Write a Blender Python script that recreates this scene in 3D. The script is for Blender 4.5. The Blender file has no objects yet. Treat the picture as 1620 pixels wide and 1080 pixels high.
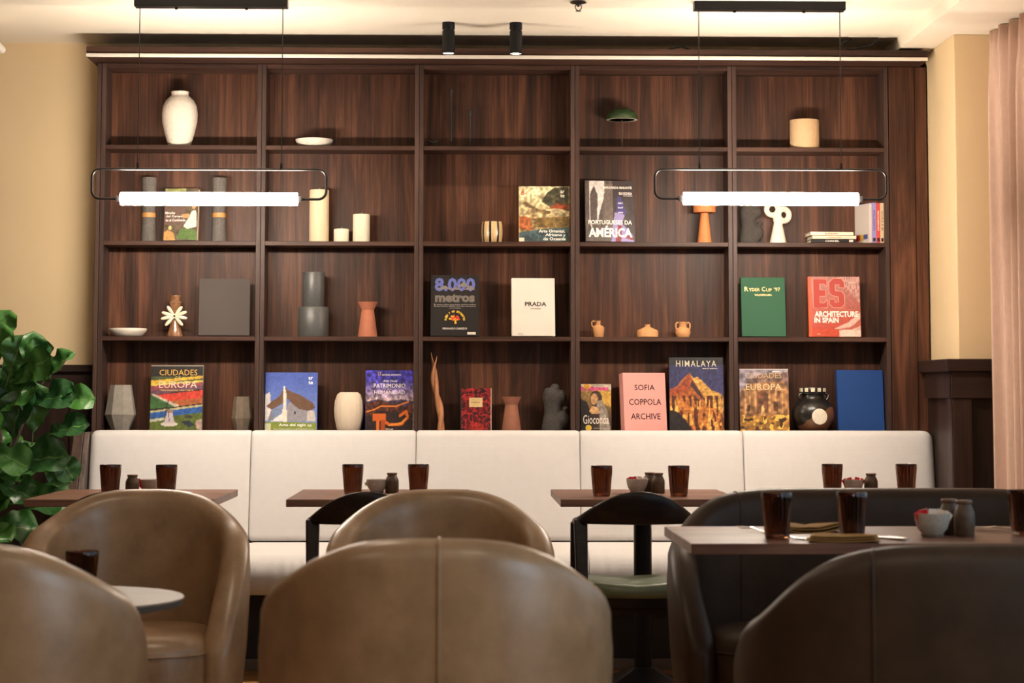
import bpy, bmesh, math, random
import numpy as np
from mathutils import Vector, Matrix

scene = bpy.context.scene
COL = scene.collection
random.seed(7)
PI = math.pi

# ------------------------------------------------------------------ camera
FPX, EYE = 3350.0, 1.13
PSI, THETA, ROLL = math.radians(1.42), math.radians(4.604), 0.0011
fw = Vector((math.sin(PSI)*math.cos(THETA), math.cos(PSI)*math.cos(THETA), math.sin(THETA)))
rt = Vector((math.cos(PSI), -math.sin(PSI), 0.0))
up = rt.cross(fw)
r2 = rt*math.cos(ROLL) + up*math.sin(ROLL)
u2 = -rt*math.sin(ROLL) + up*math.cos(ROLL)
cd = bpy.data.cameras.new('camera')
cam = bpy.data.objects.new('camera', cd)
COL.objects.link(cam)
cam.matrix_world = Matrix(((r2.x, u2.x, -fw.x, 0), (r2.y, u2.y, -fw.y, 0), (r2.z, u2.z, -fw.z, EYE), (0, 0, 0, 1)))
cd.sensor_width = 36.0
cd.lens = FPX/1620*36
cd.shift_y = -(540-357.2)/1620
cd.clip_start = 0.05
cd.dof.use_dof = True
cd.dof.focus_distance = 9.2
cd.dof.aperture_fstop = 5.6
scene.camera = cam

# ------------------------------------------------------------------ view, world, daylight
scene.view_settings.view_transform = 'Standard'
scene.view_settings.look = 'None'
scene.view_settings.gamma = 1.0
scene.view_settings.use_curve_mapping = False
scene.view_settings.exposure = 0.0
w = bpy.data.worlds.new('world')
scene.world = w
w.use_nodes = True
w.node_tree.nodes['Background'].inputs[0].default_value = (0.62, 0.78, 1.0, 1)
w.node_tree.nodes['Background'].inputs[1].default_value = 0.4

TUBE_LIGHT = 165.0        # radiance of the two glowing pendant tubes
TUBE_COLOR = (1.0, 0.86, 0.71)
SPOT_WATT = 15.0
DAY_WATT = 36.0
HALL_FILL_WATT = 9.5  # power of each added fill light under the hall ceiling


def add_light(name, kind, loc, energy, color, rot=(0, 0, 0), **kw):
    ld = bpy.data.lights.new(name, kind)
    ld.energy = energy
    ld.color = color
    for k, v in kw.items():
        setattr(ld, k, v)
    o = bpy.data.objects.new(name, ld)
    o.location = loc
    o.rotation_euler = rot
    COL.objects.link(o)
    return o


# daylight through the three windows of the right-hand wall (lights stand outside the panes)
for yc, hl, share in ((1.55, 2.5, 2.9), (4.55, 2.5, 0.5), (7.25, 2.2, 0.3)):
    add_light('window_daylight', 'AREA', (2.95, yc, 1.55), DAY_WATT*share, (0.64, 0.85, 1.0), (0, PI/2, 0),
              shape='RECTANGLE', size=1.7, size_y=hl)

# ------------------------------------------------------------------ materials
def lin(c):
    out = []
    for v in c[:3]:
        v = v/255.0
        out.append(v/12.92 if v <= 0.04045 else ((v+0.055)/1.055)**2.4)
    return tuple(out)


def new_mat(name):
    m = bpy.data.materials.new(name)
    m.use_nodes = True
    nt = m.node_tree
    b = nt.nodes['Principled BSDF']
    return m, nt, b


def plain(name, col, rough=0.5, metal=0.0, spec=0.5, noise=0.0, nscale=40.0, bump=0.0, bscale=120.0, coat=0.0, sheen=0.0):
    m, nt, b = new_mat(name)
    b.inputs['Base Color'].default_value = (*col, 1)
    b.inputs['Roughness'].default_value = rough
    b.inputs['Metallic'].default_value = metal
    b.inputs['Specular IOR Level'].default_value = spec
    if coat:
        b.inputs['Coat Weight'].default_value = coat
        b.inputs['Coat Roughness'].default_value = 0.25
    if sheen:
        b.inputs['Sheen Weight'].default_value = sheen
    tc = nt.nodes.new('ShaderNodeTexCoord')
    if noise:
        n = nt.nodes.new('ShaderNodeTexNoise')
        n.inputs['Scale'].default_value = nscale
        n.inputs['Detail'].default_value = 5
        nt.links.new(tc.outputs['Object'], n.inputs['Vector'])
        mr = nt.nodes.new('ShaderNodeMapRange')
        mr.inputs[1].default_value = 0.3
        mr.inputs[2].default_value = 0.7
        mr.inputs[3].default_value = 1-noise
        mr.inputs[4].default_value = 1+noise
        nt.links.new(n.outputs['Fac'], mr.inputs[0])
        hs = nt.nodes.new('ShaderNodeVectorMath')
        hs.operation = 'SCALE'
        hs.inputs[0].default_value = col
        nt.links.new(mr.outputs[0], hs.inputs['Scale'])
        nt.links.new(hs.outputs[0], b.inputs['Base Color'])
    if bump:
        n2 = nt.nodes.new('ShaderNodeTexNoise')
        n2.inputs['Scale'].default_value = bscale
        n2.inputs['Detail'].default_value = 4
        nt.links.new(tc.outputs['Object'], n2.inputs['Vector'])
        bp = nt.nodes.new('ShaderNodeBump')
        bp.inputs['Strength'].default_value = bump
        bp.inputs['Distance'].default_value = 0.004
        nt.links.new(n2.outputs['Fac'], bp.inputs['Height'])
        nt.links.new(bp.outputs[0], b.inputs['Normal'])
    return m


def wood(name, dark, mid, light, axis='Z', rough=0.45, streak=1.0, spec=0.22):
    m, nt, b = new_mat(name)
    N, L = nt.nodes.new, nt.links.new
    tc = N('ShaderNodeTexCoord')
    oi = N('ShaderNodeObjectInfo')
    mul = N('ShaderNodeMath')
    mul.operation = 'MULTIPLY'
    mul.inputs[1].default_value = 37.0
    L(oi.outputs['Random'], mul.inputs[0])
    add = N('ShaderNodeVectorMath')
    add.operation = 'ADD'
    L(tc.outputs['Object'], add.inputs[0])
    L(mul.outputs[0], add.inputs[1])

    def scaled(along, across):
        mp = N('ShaderNodeMapping')
        s = [across]*3
        s['XYZ'.index(axis)] = along
        mp.inputs['Scale'].default_value = s
        L(add.outputs[0], mp.inputs['Vector'])
        return mp.outputs[0]

    def noise(vec, detail, dist=0.0, rough_=0.55):
        n = N('ShaderNodeTexNoise')
        n.inputs['Scale'].default_value = 1.0
        n.inputs['Detail'].default_value = detail
        n.inputs['Roughness'].default_value = rough_
        n.inputs['Distortion'].default_value = dist
        L(vec, n.inputs['Vector'])
        return n.outputs['Fac']
    broad = noise(scaled(0.9, 8.5*streak), 4.0, 1.1)
    fine = noise(scaled(1.6, 58.0*streak), 5.0, 0.9, 0.68)
    pores = noise(scaled(3.5, 330.0*streak), 2.0)
    mx = N('ShaderNodeMix')
    mx.data_type = 'FLOAT'
    mx.inputs[0].default_value = 0.42
    L(broad, mx.inputs[2])
    L(fine, mx.inputs[3])
    mx2 = N('ShaderNodeMix')
    mx2.data_type = 'FLOAT'
    mx2.inputs[0].default_value = 0.16
    L(mx.outputs[0], mx2.inputs[2])
    L(pores, mx2.inputs[3])
    cr = N('ShaderNodeValToRGB')
    e = cr.color_ramp.elements
    e[0].position, e[0].color = 0.37, (*dark, 1)
    e[1].position, e[1].color = 0.64, (*light, 1)
    k = cr.color_ramp.elements.new(0.50)
    k.color = (*mid, 1)
    L(mx2.outputs[0], cr.inputs[0])
    L(cr.outputs[0], b.inputs['Base Color'])
    b.inputs['Roughness'].default_value = rough
    b.inputs['Specular IOR Level'].default_value = spec
    bp = N('ShaderNodeBump')
    bp.inputs['Strength'].default_value = 0.18
    bp.inputs['Distance'].default_value = 0.002
    L(fine, bp.inputs['Height'])
    L(bp.outputs[0], b.inputs['Normal'])
    return m


def leather(name, col, col2, rough=0.42, spec=0.5):
    m, nt, b = new_mat(name)
    N, L = nt.nodes.new, nt.links.new
    tc = N('ShaderNodeTexCoord')
    n = N('ShaderNodeTexNoise')
    n.inputs['Scale'].default_value = 9.0
    n.inputs['Detail'].default_value = 8
    n.inputs['Roughness'].default_value = 0.68
    L(tc.outputs['Object'], n.inputs['Vector'])
    cr = N('ShaderNodeValToRGB')
    cr.color_ramp.elements[0].position, cr.color_ramp.elements[0].color = 0.35, (*col2, 1)
    cr.color_ramp.elements[1].position, cr.color_ramp.elements[1].color = 0.65, (*col, 1)
    L(n.outputs['Fac'], cr.inputs[0])
    L(cr.outputs[0], b.inputs['Base Color'])
    v = N('ShaderNodeTexVoronoi')
    v.inputs['Scale'].default_value = 260
    L(tc.outputs['Object'], v.inputs['Vector'])
    bp = N('ShaderNodeBump')
    bp.inputs['Strength'].default_value = 0.12
    bp.inputs['Distance'].default_value = 0.001
    L(v.outputs['Distance'], bp.inputs['Height'])
    L(bp.outputs[0], b.inputs['Normal'])
    b.inputs['Roughness'].default_value = rough
    b.inputs['Specular IOR Level'].default_value = spec
    return m


def fabric(name, col, scale=420, amt=0.05):
    m, nt, b = new_mat(name)
    N, L = nt.nodes.new, nt.links.new
    tc = N('ShaderNodeTexCoord')
    a = None
    for ax in ('X', 'Z'):
        wv = N('ShaderNodeTexWave')
        wv.wave_type = 'BANDS'
        wv.bands_direction = ax
        wv.inputs['Scale'].default_value = scale/6.28
        wv.inputs['Distortion'].default_value = 1.5
        L(tc.outputs['Object'], wv.inputs['Vector'])
        if a is None:
            a = wv.outputs['Fac']
        else:
            mt = N('ShaderNodeMath')
            mt.operation = 'ADD'
            L(a, mt.inputs[0])
            L(wv.outputs['Fac'], mt.inputs[1])
            a = mt.outputs[0]
    n = N('ShaderNodeTexNoise')
    n.inputs['Scale'].default_value = 30
    n.inputs['Detail'].default_value = 6
    L(tc.outputs['Object'], n.inputs['Vector'])
    mr = N('ShaderNodeMapRange')
    mr.inputs[1].default_value = 0.3
    mr.inputs[2].default_value = 0.7
    mr.inputs[3].default_value = 1-amt
    mr.inputs[4].default_value = 1+amt
    L(n.outputs['Fac'], mr.inputs[0])
    sc = N('ShaderNodeVectorMath')
    sc.operation = 'SCALE'
    sc.inputs[0].default_value = col
    L(mr.outputs[0], sc.inputs['Scale'])
    L(sc.outputs[0], b.inputs['Base Color'])
    bp = N('ShaderNodeBump')
    bp.inputs['Strength'].default_value = 0.15
    bp.inputs['Distance'].default_value = 0.001
    L(a, bp.inputs['Height'])
    L(bp.outputs[0], b.inputs['Normal'])
    b.inputs['Roughness'].default_value = 0.9
    b.inputs['Specular IOR Level'].default_value = 0.15
    return m


def emit(name, col, strength):
    m, nt, b = new_mat(name)
    nt.nodes.remove(b)
    em = nt.nodes.new('ShaderNodeEmission')
    em.inputs[0].default_value = (*col, 1)
    em.inputs[1].default_value = strength
    nt.links.new(em.outputs[0], nt.nodes['Material Output'].inputs[0])
    return m


M = {}
WD, WM, WL = (0.017, 0.0085, 0.0065), (0.066, 0.026, 0.0145), (0.165, 0.066, 0.034)
M['walnut_v'] = wood('walnut_vertical', WD, WM, WL, 'Z')
M['walnut_h'] = wood('walnut_horizontal', WD, (0.06, 0.028, 0.019), (0.10, 0.050, 0.034), 'X', streak=1.4)
M['walnut_edge'] = wood('walnut_edge', (0.035, 0.020, 0.016), (0.060, 0.034, 0.027), (0.095, 0.055, 0.043), 'Z', streak=1.6)
M['panel'] = wood('dark_panelling', (0.014, 0.008, 0.007), (0.030, 0.016, 0.012), (0.055, 0.029, 0.021), 'Z')
M['panel_h'] = wood('dark_panelling_rail', (0.014, 0.008, 0.007), (0.030, 0.016, 0.012), (0.055, 0.029, 0.021), 'X')
M['grey_wood'] = wood('grey_brown_wood', (0.05, 0.035, 0.03), (0.10, 0.075, 0.065), (0.15, 0.115, 0.10), 'Z', streak=1.5)
M['table'] = wood('table_walnut', (0.09, 0.04, 0.026), (0.17, 0.082, 0.055), (0.25, 0.13, 0.09), 'X', rough=0.38, streak=0.8)
M['chair_wood'] = wood('ebonised_wood', (0.008, 0.005, 0.004), (0.016, 0.009, 0.007), (0.03, 0.017, 0.012), 'X', rough=0.33)
M['floor'] = wood('oak_floor', (0.28, 0.14, 0.055), (0.42, 0.22, 0.085), (0.52, 0.29, 0.12), 'X', rough=0.4)
M['cream_wall'] = plain('cream_wall_paint', (0.74, 0.57, 0.345), 0.85, spec=0.2, noise=0.015, nscale=3, bump=0.05, bscale=200)
M['ceiling'] = plain('ceiling_paint', (0.84, 0.765, 0.64), 0.9, spec=0.2, noise=0.012, nscale=2)
M['sofa'] = fabric('off_white_upholstery', (0.64, 0.62, 0.615), amt=0.015)
M['curtain'] = fabric('rose_beige_curtain', (0.62, 0.43, 0.345), 600, 0.04)
M['leather'] = leather('tan_leather', (0.315, 0.190, 0.102), (0.215, 0.126, 0.066), 0.34)
M['leather_dark'] = leather('dark_brown_leather', (0.042, 0.021, 0.0102), (0.026, 0.013, 0.0066), 0.45, 0.25)
M['green_leather'] = leather('green_leather', (0.12, 0.145, 0.085), (0.085, 0.11, 0.065), 0.4)
M['black_metal'] = plain('black_metal', (0.012, 0.012, 0.013), 0.38, 0.6, bump=0.02)
M['dark_metal'] = plain('brushed_dark_metal', (0.06, 0.055, 0.055), 0.35, 0.9, bump=0.02)
M['alu'] = plain('aluminium_profile', (0.78, 0.72, 0.65), 0.4, 0.2, bump=0.02)
M['tube'] = emit('glowing_tube', TUBE_COLOR, TUBE_LIGHT)
M['spot_glow'] = emit('spot_lens_glow', (1.0, 0.82, 0.6), 14.0)
M['black_plinth'] = plain('black_plinth', (0.010, 0.009, 0.009), 0.5, noise=0.1)
M['silver'] = plain('cutlery_steel', (0.62, 0.58, 0.53), 0.2, 1.0, bump=0.01)
M['grey_base'] = plain('grey_skirting', (0.16, 0.13, 0.11), 0.4, noise=0.06)
M['white_plastic'] = plain('white_plastic', (0.75, 0.72, 0.68), 0.45, noise=0.02)
M['hall_wall'] = plain('bounce_cut_brown', (0.16, 0.11, 0.075), 0.8, spec=0.2, noise=0.02, nscale=3)  # dark brown picked to cut light bouncing off the unseen walls
M['napkin'] = fabric('mustard_napkin', (0.32, 0.175, 0.06), 800, 0.08)


def ceramic(name, col, rough=0.7, noise=0.08, nscale=50, bump=0.15, bscale=160, coat=0.0):
    key = 'c_'+name
    if key not in M:
        M[key] = plain(name, col, rough, noise=noise, nscale=nscale, bump=bump, bscale=bscale, coat=coat)
    return M[key]


FLAT = {}


def ink(rgb, rough=0.5):
    key = (tuple(rgb), rough)
    if key not in FLAT:
        FLAT[key] = plain('ink_%02x%02x%02x' % tuple(int(v) for v in rgb), lin(rgb), rough, spec=0.3, noise=0.02, nscale=200)
    return FLAT[key]


# printed covers: the flat print is stored per vertex and read by one procedural material
m, nt, b = new_mat('printed_cover')
at = nt.nodes.new('ShaderNodeAttribute')
at.attribute_name = 'print'
nt.links.new(at.outputs['Color'], b.inputs['Base Color'])
b.inputs['Roughness'].default_value = 0.42
b.inputs['Specular IOR Level'].default_value = 0.35
M['print'] = m

# amber tumbler glass
m, nt, b = new_mat('amber_glass')
b.inputs['Base Color'].default_value = (0.25, 0.115, 0.062, 1)
b.inputs['Roughness'].default_value = 0.04
b.inputs['Transmission Weight'].default_value = 1.0
b.inputs['IOR'].default_value = 1.45
M['amber'] = m

# window panes: clear glass that lets daylight pass
m, nt, b = new_mat('window_glass')
nt.nodes.remove(b)
tr = nt.nodes.new('ShaderNodeBsdfTransparent')
gl = nt.nodes.new('ShaderNodeBsdfGlossy')
gl.inputs['Roughness'].default_value = 0.02
mxs = nt.nodes.new('ShaderNodeMixShader')
mxs.inputs[0].default_value = 0.06
nt.links.new(tr.outputs[0], mxs.inputs[1])
nt.links.new(gl.outputs[0], mxs.inputs[2])
nt.links.new(mxs.outputs[0], nt.nodes['Material Output'].inputs[0])
M['pane'] = m

# fiddle-leaf foliage
m, nt, b = new_mat('fiddle_leaf')
N, L = nt.nodes.new, nt.links.new
uvn = N('ShaderNodeUVMap')
sx = N('ShaderNodeSeparateXYZ')
L(uvn.outputs[0], sx.inputs[0])
d0 = N('ShaderNodeMath'); d0.operation = 'SUBTRACT'; d0.inputs[1].default_value = 0.5
L(sx.outputs[0], d0.inputs[0])
ab = N('ShaderNodeMath'); ab.operation = 'ABSOLUTE'
L(d0.outputs[0], ab.inputs[0])
mid = N('ShaderNodeMath'); mid.operation = 'LESS_THAN'; mid.inputs[1].default_value = 0.022
L(ab.outputs[0], mid.inputs[0])
v1 = N('ShaderNodeMath'); v1.operation = 'MULTIPLY_ADD'; v1.inputs[1].default_value = 7.0
L(sx.outputs[1], v1.inputs[0])
v2 = N('ShaderNodeMath'); v2.operation = 'MULTIPLY'; v2.inputs[1].default_value = -5.0
L(ab.outputs[0], v2.inputs[0])
L(v2.outputs[0], v1.inputs[2])
fr = N('ShaderNodeMath'); fr.operation = 'FRACT'
L(v1.outputs[0], fr.inputs[0])
vein = N('ShaderNodeMath'); vein.operation = 'LESS_THAN'; vein.inputs[1].default_value = 0.07
L(fr.outputs[0], vein.inputs[0])
vs = N('ShaderNodeMath'); vs.operation = 'MULTIPLY'; vs.inputs[1].default_value = 0.45
L(vein.outputs[0], vs.inputs[0])
mxv = N('ShaderNodeMath'); mxv.operation = 'MAXIMUM'
L(mid.outputs[0], mxv.inputs[0]); L(vs.outputs[0], mxv.inputs[1])
oi = N('ShaderNodeObjectInfo')
cr = N('ShaderNodeValToRGB')
cr.color_ramp.elements[0].color = (0.014, 0.070, 0.020, 1)
cr.color_ramp.elements[1].color = (0.055, 0.19, 0.028, 1)
L(oi.outputs['Random'], cr.inputs[0])
mc = N('ShaderNodeMix'); mc.data_type = 'RGBA'
L(mxv.outputs[0], mc.inputs[0]); L(cr.outputs[0], mc.inputs[6])
mc.inputs[7].default_value = (0.11, 0.24, 0.06, 1)
L(mc.outputs[2], b.inputs['Base Color'])
b.inputs['Roughness'].default_value = 0.36
bp = N('ShaderNodeBump'); bp.inputs['Strength'].default_value = 0.35; bp.inputs['Distance'].default_value = 0.003
L(fr.outputs[0], bp.inputs['Height']); L(bp.outputs[0], b.inputs['Normal'])
M['leaf'] = m


# ------------------------------------------------------------------ geometry helpers
class Geo:
    def __init__(s):
        s.v, s.f, s.m = [], [], []

    def add(s, vs, fs, mi=0):
        o = len(s.v)
        s.v += [tuple(p) for p in vs]
        s.f += [tuple(i+o for i in f) for f in fs]
        s.m += [mi]*len(fs)
        return s

    def box(s, x0, x1, y0, y1, z0, z1, mi=0, M4=None):
        vs = [(x, y, z) for x in (x0, x1) for y in (y0, y1) for z in (z0, z1)]
        if M4 is not None:
            vs = [tuple(M4 @ Vector(p)) for p in vs]
        return s.add(vs, [(0, 1, 3, 2), (4, 6, 7, 5), (0, 4, 5, 1), (2, 3, 7, 6), (0, 2, 6, 4), (1, 5, 7, 3)], mi)

    def lathe(s, prof, seg=32, mi=0, M4=None, rfun=None, mfun=None):
        n = len(prof)
        vs, fs, ms = [], [], []
        for i in range(seg):
            a = 2*PI*i/seg
            for r, z in prof:
                rr = r*(rfun(a, z) if rfun else 1)
                vs.append((rr*math.cos(a), rr*math.sin(a), z))
        for i in range(seg):
            j = (i+1) % seg
            for k in range(n-1):
                if prof[k][0] < 1e-7 and prof[k+1][0] < 1e-7:
                    continue
                fs.append((i*n+k, j*n+k, j*n+k+1, i*n+k+1))
                ms.append(mfun(i, k) if mfun else mi)
        if prof[0][0] > 1e-6:
            fs.append(tuple(i*n for i in range(seg))[::-1]); ms.append(mi)
        if prof[-1][0] > 1e-6:
            fs.append(tuple(i*n+n-1 for i in range(seg))); ms.append(mi)
        if M4 is not None:
            vs = [tuple(M4 @ Vector(p)) for p in vs]
        s.add(vs, fs)
        s.m[-len(fs):] = ms
        return s

    def tube(s, pts, rad, seg=10, closed=False, mi=0, flat=1.0):
        pts = [Vector(p) for p in pts]
        n = len(pts)
        rads = rad if hasattr(rad, '__len__') else [rad]*n
        ref = None
        rings = []
        for i, p in enumerate(pts):
            if closed:
                t = (pts[(i+1) % n]-pts[i-1]).normalized()
            else:
                t = (pts[min(i+1, n-1)]-pts[max(i-1, 0)]).normalized()
            if ref is None:
                ref = Vector((0, 0, 1)) if abs(t.z) < 0.9 else Vector((1, 0, 0))
            a = (ref - t*ref.dot(t)).normalized()
            ref = a
            b_ = t.cross(a)
            rings.append([p + a*rads[i]*math.cos(q) + b_*rads[i]*flat*math.sin(q) for q in [2*PI*k/seg for k in range(seg)]])
        vs = [q for r in rings for q in r]
        fs = []
        for i in range(n if closed else n-1):
            j = (i+1) % n
            for k in range(seg):
                l = (k+1) % seg
                fs.append((i*seg+k, i*seg+l, j*seg+l, j*seg+k))
        if not closed:
            fs.append(tuple(range(seg))[::-1])
            fs.append(tuple((n-1)*seg+k for k in range(seg)))
        return s.add(vs, fs, mi)

    def prism(s, poly, a0, a1, axis='X', mi=0):
        n = len(poly)

        def pt(a, p):
            return {'X': (a, p[0], p[1]), 'Y': (p[0], a, p[1]), 'Z': (p[0], p[1], a)}[axis]
        vs = [pt(a0, p) for p in poly]+[pt(a1, p) for p in poly]
        fs = [tuple(range(n))[::-1], tuple(range(n, 2*n))]
        fs += [(i, (i+1) % n, n+(i+1) % n, n+i) for i in range(n)]
        return s.add(vs, fs, mi)

    def rings(s, rings, cap0=True, cap1=True, mi=0):
        k = len(rings[0])
        vs = [p for r in rings for p in r]
        fs = []
        for i in range(len(rings)-1):
            for j in range(k):
                l = (j+1) % k
                fs.append((i*k+j, i*k+l, (i+1)*k+l, (i+1)*k+j))
        if cap0:
            fs.append(tuple(range(k))[::-1])
        if cap1:
            fs.append(tuple((len(rings)-1)*k+j for j in range(k)))
        return s.add(vs, fs, mi)

    def build(s, name, mat, parent=None, smooth=40, bevel=0.0, seg=2, kind=None, recalc=True):
        me = bpy.data.meshes.new(name)
        me.from_pydata(s.v, [], s.f)
        for mm in (mat if isinstance(mat, (list, tuple)) else [mat]):
            me.materials.append(mm)
        if any(s.m):
            me.polygons.foreach_set('material_index', s.m)
        if recalc:
            bm = bmesh.new()
            bm.from_mesh(me)
            bmesh.ops.recalc_face_normals(bm, faces=bm.faces)
            bm.to_mesh(me)
            bm.free()
        if smooth:
            me.polygons.foreach_set('use_smooth', [True]*len(me.polygons))
            me.set_sharp_from_angle(angle=math.radians(smooth))
        me.update()
        o = bpy.data.objects.new(name, me)
        COL.objects.link(o)
        if parent is not None:
            o.parent = parent
        if bevel:
            md = o.modifiers.new('bevel', 'BEVEL')
            md.width = bevel
            md.segments = seg
            md.limit_method = 'ANGLE'
            md.angle_limit = math.radians(40)
        if kind:
            o['kind'] = kind
        return o


def G():
    return Geo()


def thing(name, label, cat, loc=(0, 0, 0), rotz=0.0, group=None):
    o = bpy.data.objects.new(name, None)
    o.empty_display_size = 0.05
    COL.objects.link(o)
    o.location = loc
    o.rotation_euler = (0, 0, rotz)
    return tag(o, label, cat, group)


def tag(o, label, cat, group=None):
    o['label'] = label
    o['category'] = cat
    if group:
        o['group'] = group
    return o


def dup(root, loc, rotz=None, label=None, group=None):
    r = root.copy()
    COL.objects.link(r)
    r.location = loc
    if rotz is not None:
        r.rotation_euler = (0, 0, rotz)
    if label:
        r['label'] = label
    if group:
        r['group'] = group
    for ch in list(root.children):
        c = ch.copy()
        COL.objects.link(c)
        c.parent = r
        for g in list(ch.children):
            d = g.copy()
            COL.objects.link(d)
            d.parent = c
    return r


def single(geo, name, mat, label, cat, loc, group=None, rotz=0, **kw):
    o = geo.build(name, mat, None, **kw)
    o.location = loc
    o.rotation_euler = (0, 0, rotz)
    return tag(o, label, cat, group)


def struct(o):
    o['kind'] = 'structure'
    return o


def T(x, y, z):
    return Matrix.Translation((x, y, z))


def RX(a): return Matrix.Rotation(a, 4, 'X')
def RY(a): return Matrix.Rotation(a, 4, 'Y')
def RZ(a): return Matrix.Rotation(a, 4, 'Z')

# ================================================================== THE ROOM
CEIL = 2.712
struct(G().box(-4.6, 3.0, -2.2, 9.7, -0.08, -0.012).build('floor', M['floor'], smooth=0))
FLOOR = bpy.data.objects['floor']
plank0 = G().box(0, 1.195, 0, 0.1375, -0.012, 0.0)
proto = None
for r in range(24):
    off = (r*0.47) % 1.2
    for k in range(4):
        x = -2.6+k*1.2+off-0.6
        y = 6.2+r*0.14
        if y > 9.5:
            continue
        if proto is None:
            proto = plank0.build('plank', M['floor'], FLOOR, smooth=0, bevel=0.0015, seg=1)
            proto.location = (x, y, 0)
        else:
            p = proto.copy(); COL.objects.link(p); p.location = (x, y, 0)
struct(G().box(-4.6, 1.93, -2.2, 9.7, CEIL, CEIL+0.15).build('ceiling', M['ceiling'], smooth=0))
# lowered bulkhead along the window side
struct(G().box(1.93, 3.0, -2.2, 9.7, 2.656, CEIL+0.15).build('trim_1', M['ceiling'], smooth=0))
struct(G().box(-4.6, 2.6, 9.48, 9.7, 0, CEIL).build('wall_back', M['cream_wall'], smooth=0))
struct(G().box(-4.75, -4.6, -2.2, 9.7, 0, CEIL).build('wall_left', M['hall_wall'], smooth=0))
struct(G().box(-4.6, 3.0, -2.35, -2.2, 0, CEIL).build('wall_front', M['hall_wall'], smooth=0))
struct(G().box(2.082, 2.75, 8.8, 9.48, 0, 2.656).build('wall_corner', M['cream_wall'], smooth=0, bevel=0.004))
# right-hand wall with three window openings
g = G()
g.box(2.55, 2.75, -2.2, 8.8, 0, 0.62)
g.box(2.55, 2.75, -2.2, 8.8, 2.45, 2.656)
for a, b_ in ((-2.2, 0.3), (2.8, 3.3), (5.8, 6.15), (8.35, 8.8)):
    g.box(2.55, 2.75, a, b_, 0.62, 2.45)
struct(g.build('wall_right', M['cream_wall'], smooth=0))
for i, (a, b_) in enumerate(((0.3, 2.8), (3.3, 5.8), (6.15, 8.35))):
    r = bpy.data.objects.new('window_%d' % (i+1), None)
    COL.objects.link(r)
    r.location = (2.65, (a+b_)/2, 0.62)
    struct(r)
    hl, hh = (b_-a)/2, 1.83
    fr_ = G()
    for s in (-1, 1):
        fr_.box(-0.03, 0.03, s*hl-0.03, s*hl+0.03, 0, hh)
    fr_.box(-0.03, 0.03, -hl, hl, 0, 0.06).box(-0.03, 0.03, -hl, hl, hh-0.06, hh).box(-0.025, 0.025, -0.025, 0.025, 0, hh)
    fr_.build('window_frame', M['black_metal'], r, smooth=0)
    G().box(-0.004, 0.004, -hl+0.02, hl-0.02, 0.04, hh-0.04).build('pane', M['pane'], r, smooth=0)

# dark wainscot on the back wall, left of the bookcase
wl = G().box(-4.6, -1.56, 9.455, 9.48, 0, 1.235).build('trim_2', M['panel'], smooth=0)
struct(wl)
G().box(-4.6, -1.60, 9.415, 9.48, 1.235, 1.268).build('cap', M['panel_h'], wl, smooth=0, bevel=0.004)
G().box(-4.6, -1.60, 9.437, 9.456, 1.155, 1.235).build('rail', M['panel_h'], wl, smooth=0, bevel=0.002)
for x in (-1.68, -2.2, -2.72, -3.24):
    G().box(x-0.04, x+0.04, 9.44, 9.456, 0.1, 1.155).build('stile', M['panel'], wl, smooth=0, bevel=0.002)
# dark wainscot wrapping the corner pier at the right
wr = G().box(2.062, 2.082, 8.78, 9.40, 0, 1.235).box(2.062, 2.60, 8.78, 8.80, 0, 1.235).build('trim_3', M['panel'], smooth=0)
struct(wr)
cap = G().prism([(2.02, 8.742), (2.60, 8.742), (2.60, 8.80), (2.082, 8.80), (2.082, 9.29), (2.02, 9.29)], 1.235, 1.288, 'Z')
cap.build('cap', M['panel_h'], wr, smooth=0, bevel=0.005)
G().box(2.040, 2.063, 8.765, 9.27, 1.125, 1.235).build('rail', M['panel_h'], wr, smooth=0, bevel=0.002)
G().box(2.040, 2.60, 8.757, 8.781, 1.125, 1.235).build('rail', M['panel_h'], wr, smooth=0, bevel=0.002)
G().box(2.045, 2.125, 8.762, 8.781, 0.0, 1.125).build('stile', M['panel'], wr, smooth=0, bevel=0.002)
G().box(2.045, 2.063, 8.765, 8.87, 0.0, 1.125).build('stile', M['panel'], wr, smooth=0, bevel=0.002)

# ================================================================== BOOKCASE
UNIT_X = [-1.580, -0.875, -0.180, 0.509, 1.206, 1.903]
SH = {1: 2.232, 2: 1.809, 3: 1.391, 4: 0.975}
FY, BY = 9.30, 9.475
unit_lab = ['leftmost dark walnut bookcase unit, holding the white jug vase and tulip-field book',
            'second dark walnut bookcase unit from the left, holding three cream candles',
            'middle dark walnut bookcase unit, behind the two black ceiling spotlights',
            'second dark walnut bookcase unit from the right, holding the green mushroom lamp',
            'rightmost dark walnut bookcase unit, holding the green book and the blue book']
for k in range(5):
    a, b_ = UNIT_X[k]+0.0008, UNIT_X[k+1]-0.0008
    cx, hw = (a+b_)/2, (b_-a)/2
    u = thing('bookcase_unit', unit_lab[k], 'bookcase', (cx, FY, 0), 0, 'bookcase units along the back wall')
    for s in (-1, 1):
        x = s*(hw-0.0095)
        G().box(x-0.0095, x+0.0095, 0, BY-FY, 0, 2.594).build('side_panel', M['walnut_edge'], u, smooth=0, bevel=0.0012, seg=1)
    G().box(-hw+0.019, hw-0.019, BY-FY-0.012, BY-FY, 0.02, 2.574).build('back_panel', M['walnut_v'], u, smooth=0)
    for z in list(SH.values())+[2.594, 0.5, 0.1]:
        G().box(-hw+0.019, hw-0.019, 0.001, BY-FY-0.012, z-0.019, z).build('shelf', M['walnut_h'], u, smooth=0, bevel=0.0012, seg=1)
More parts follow.
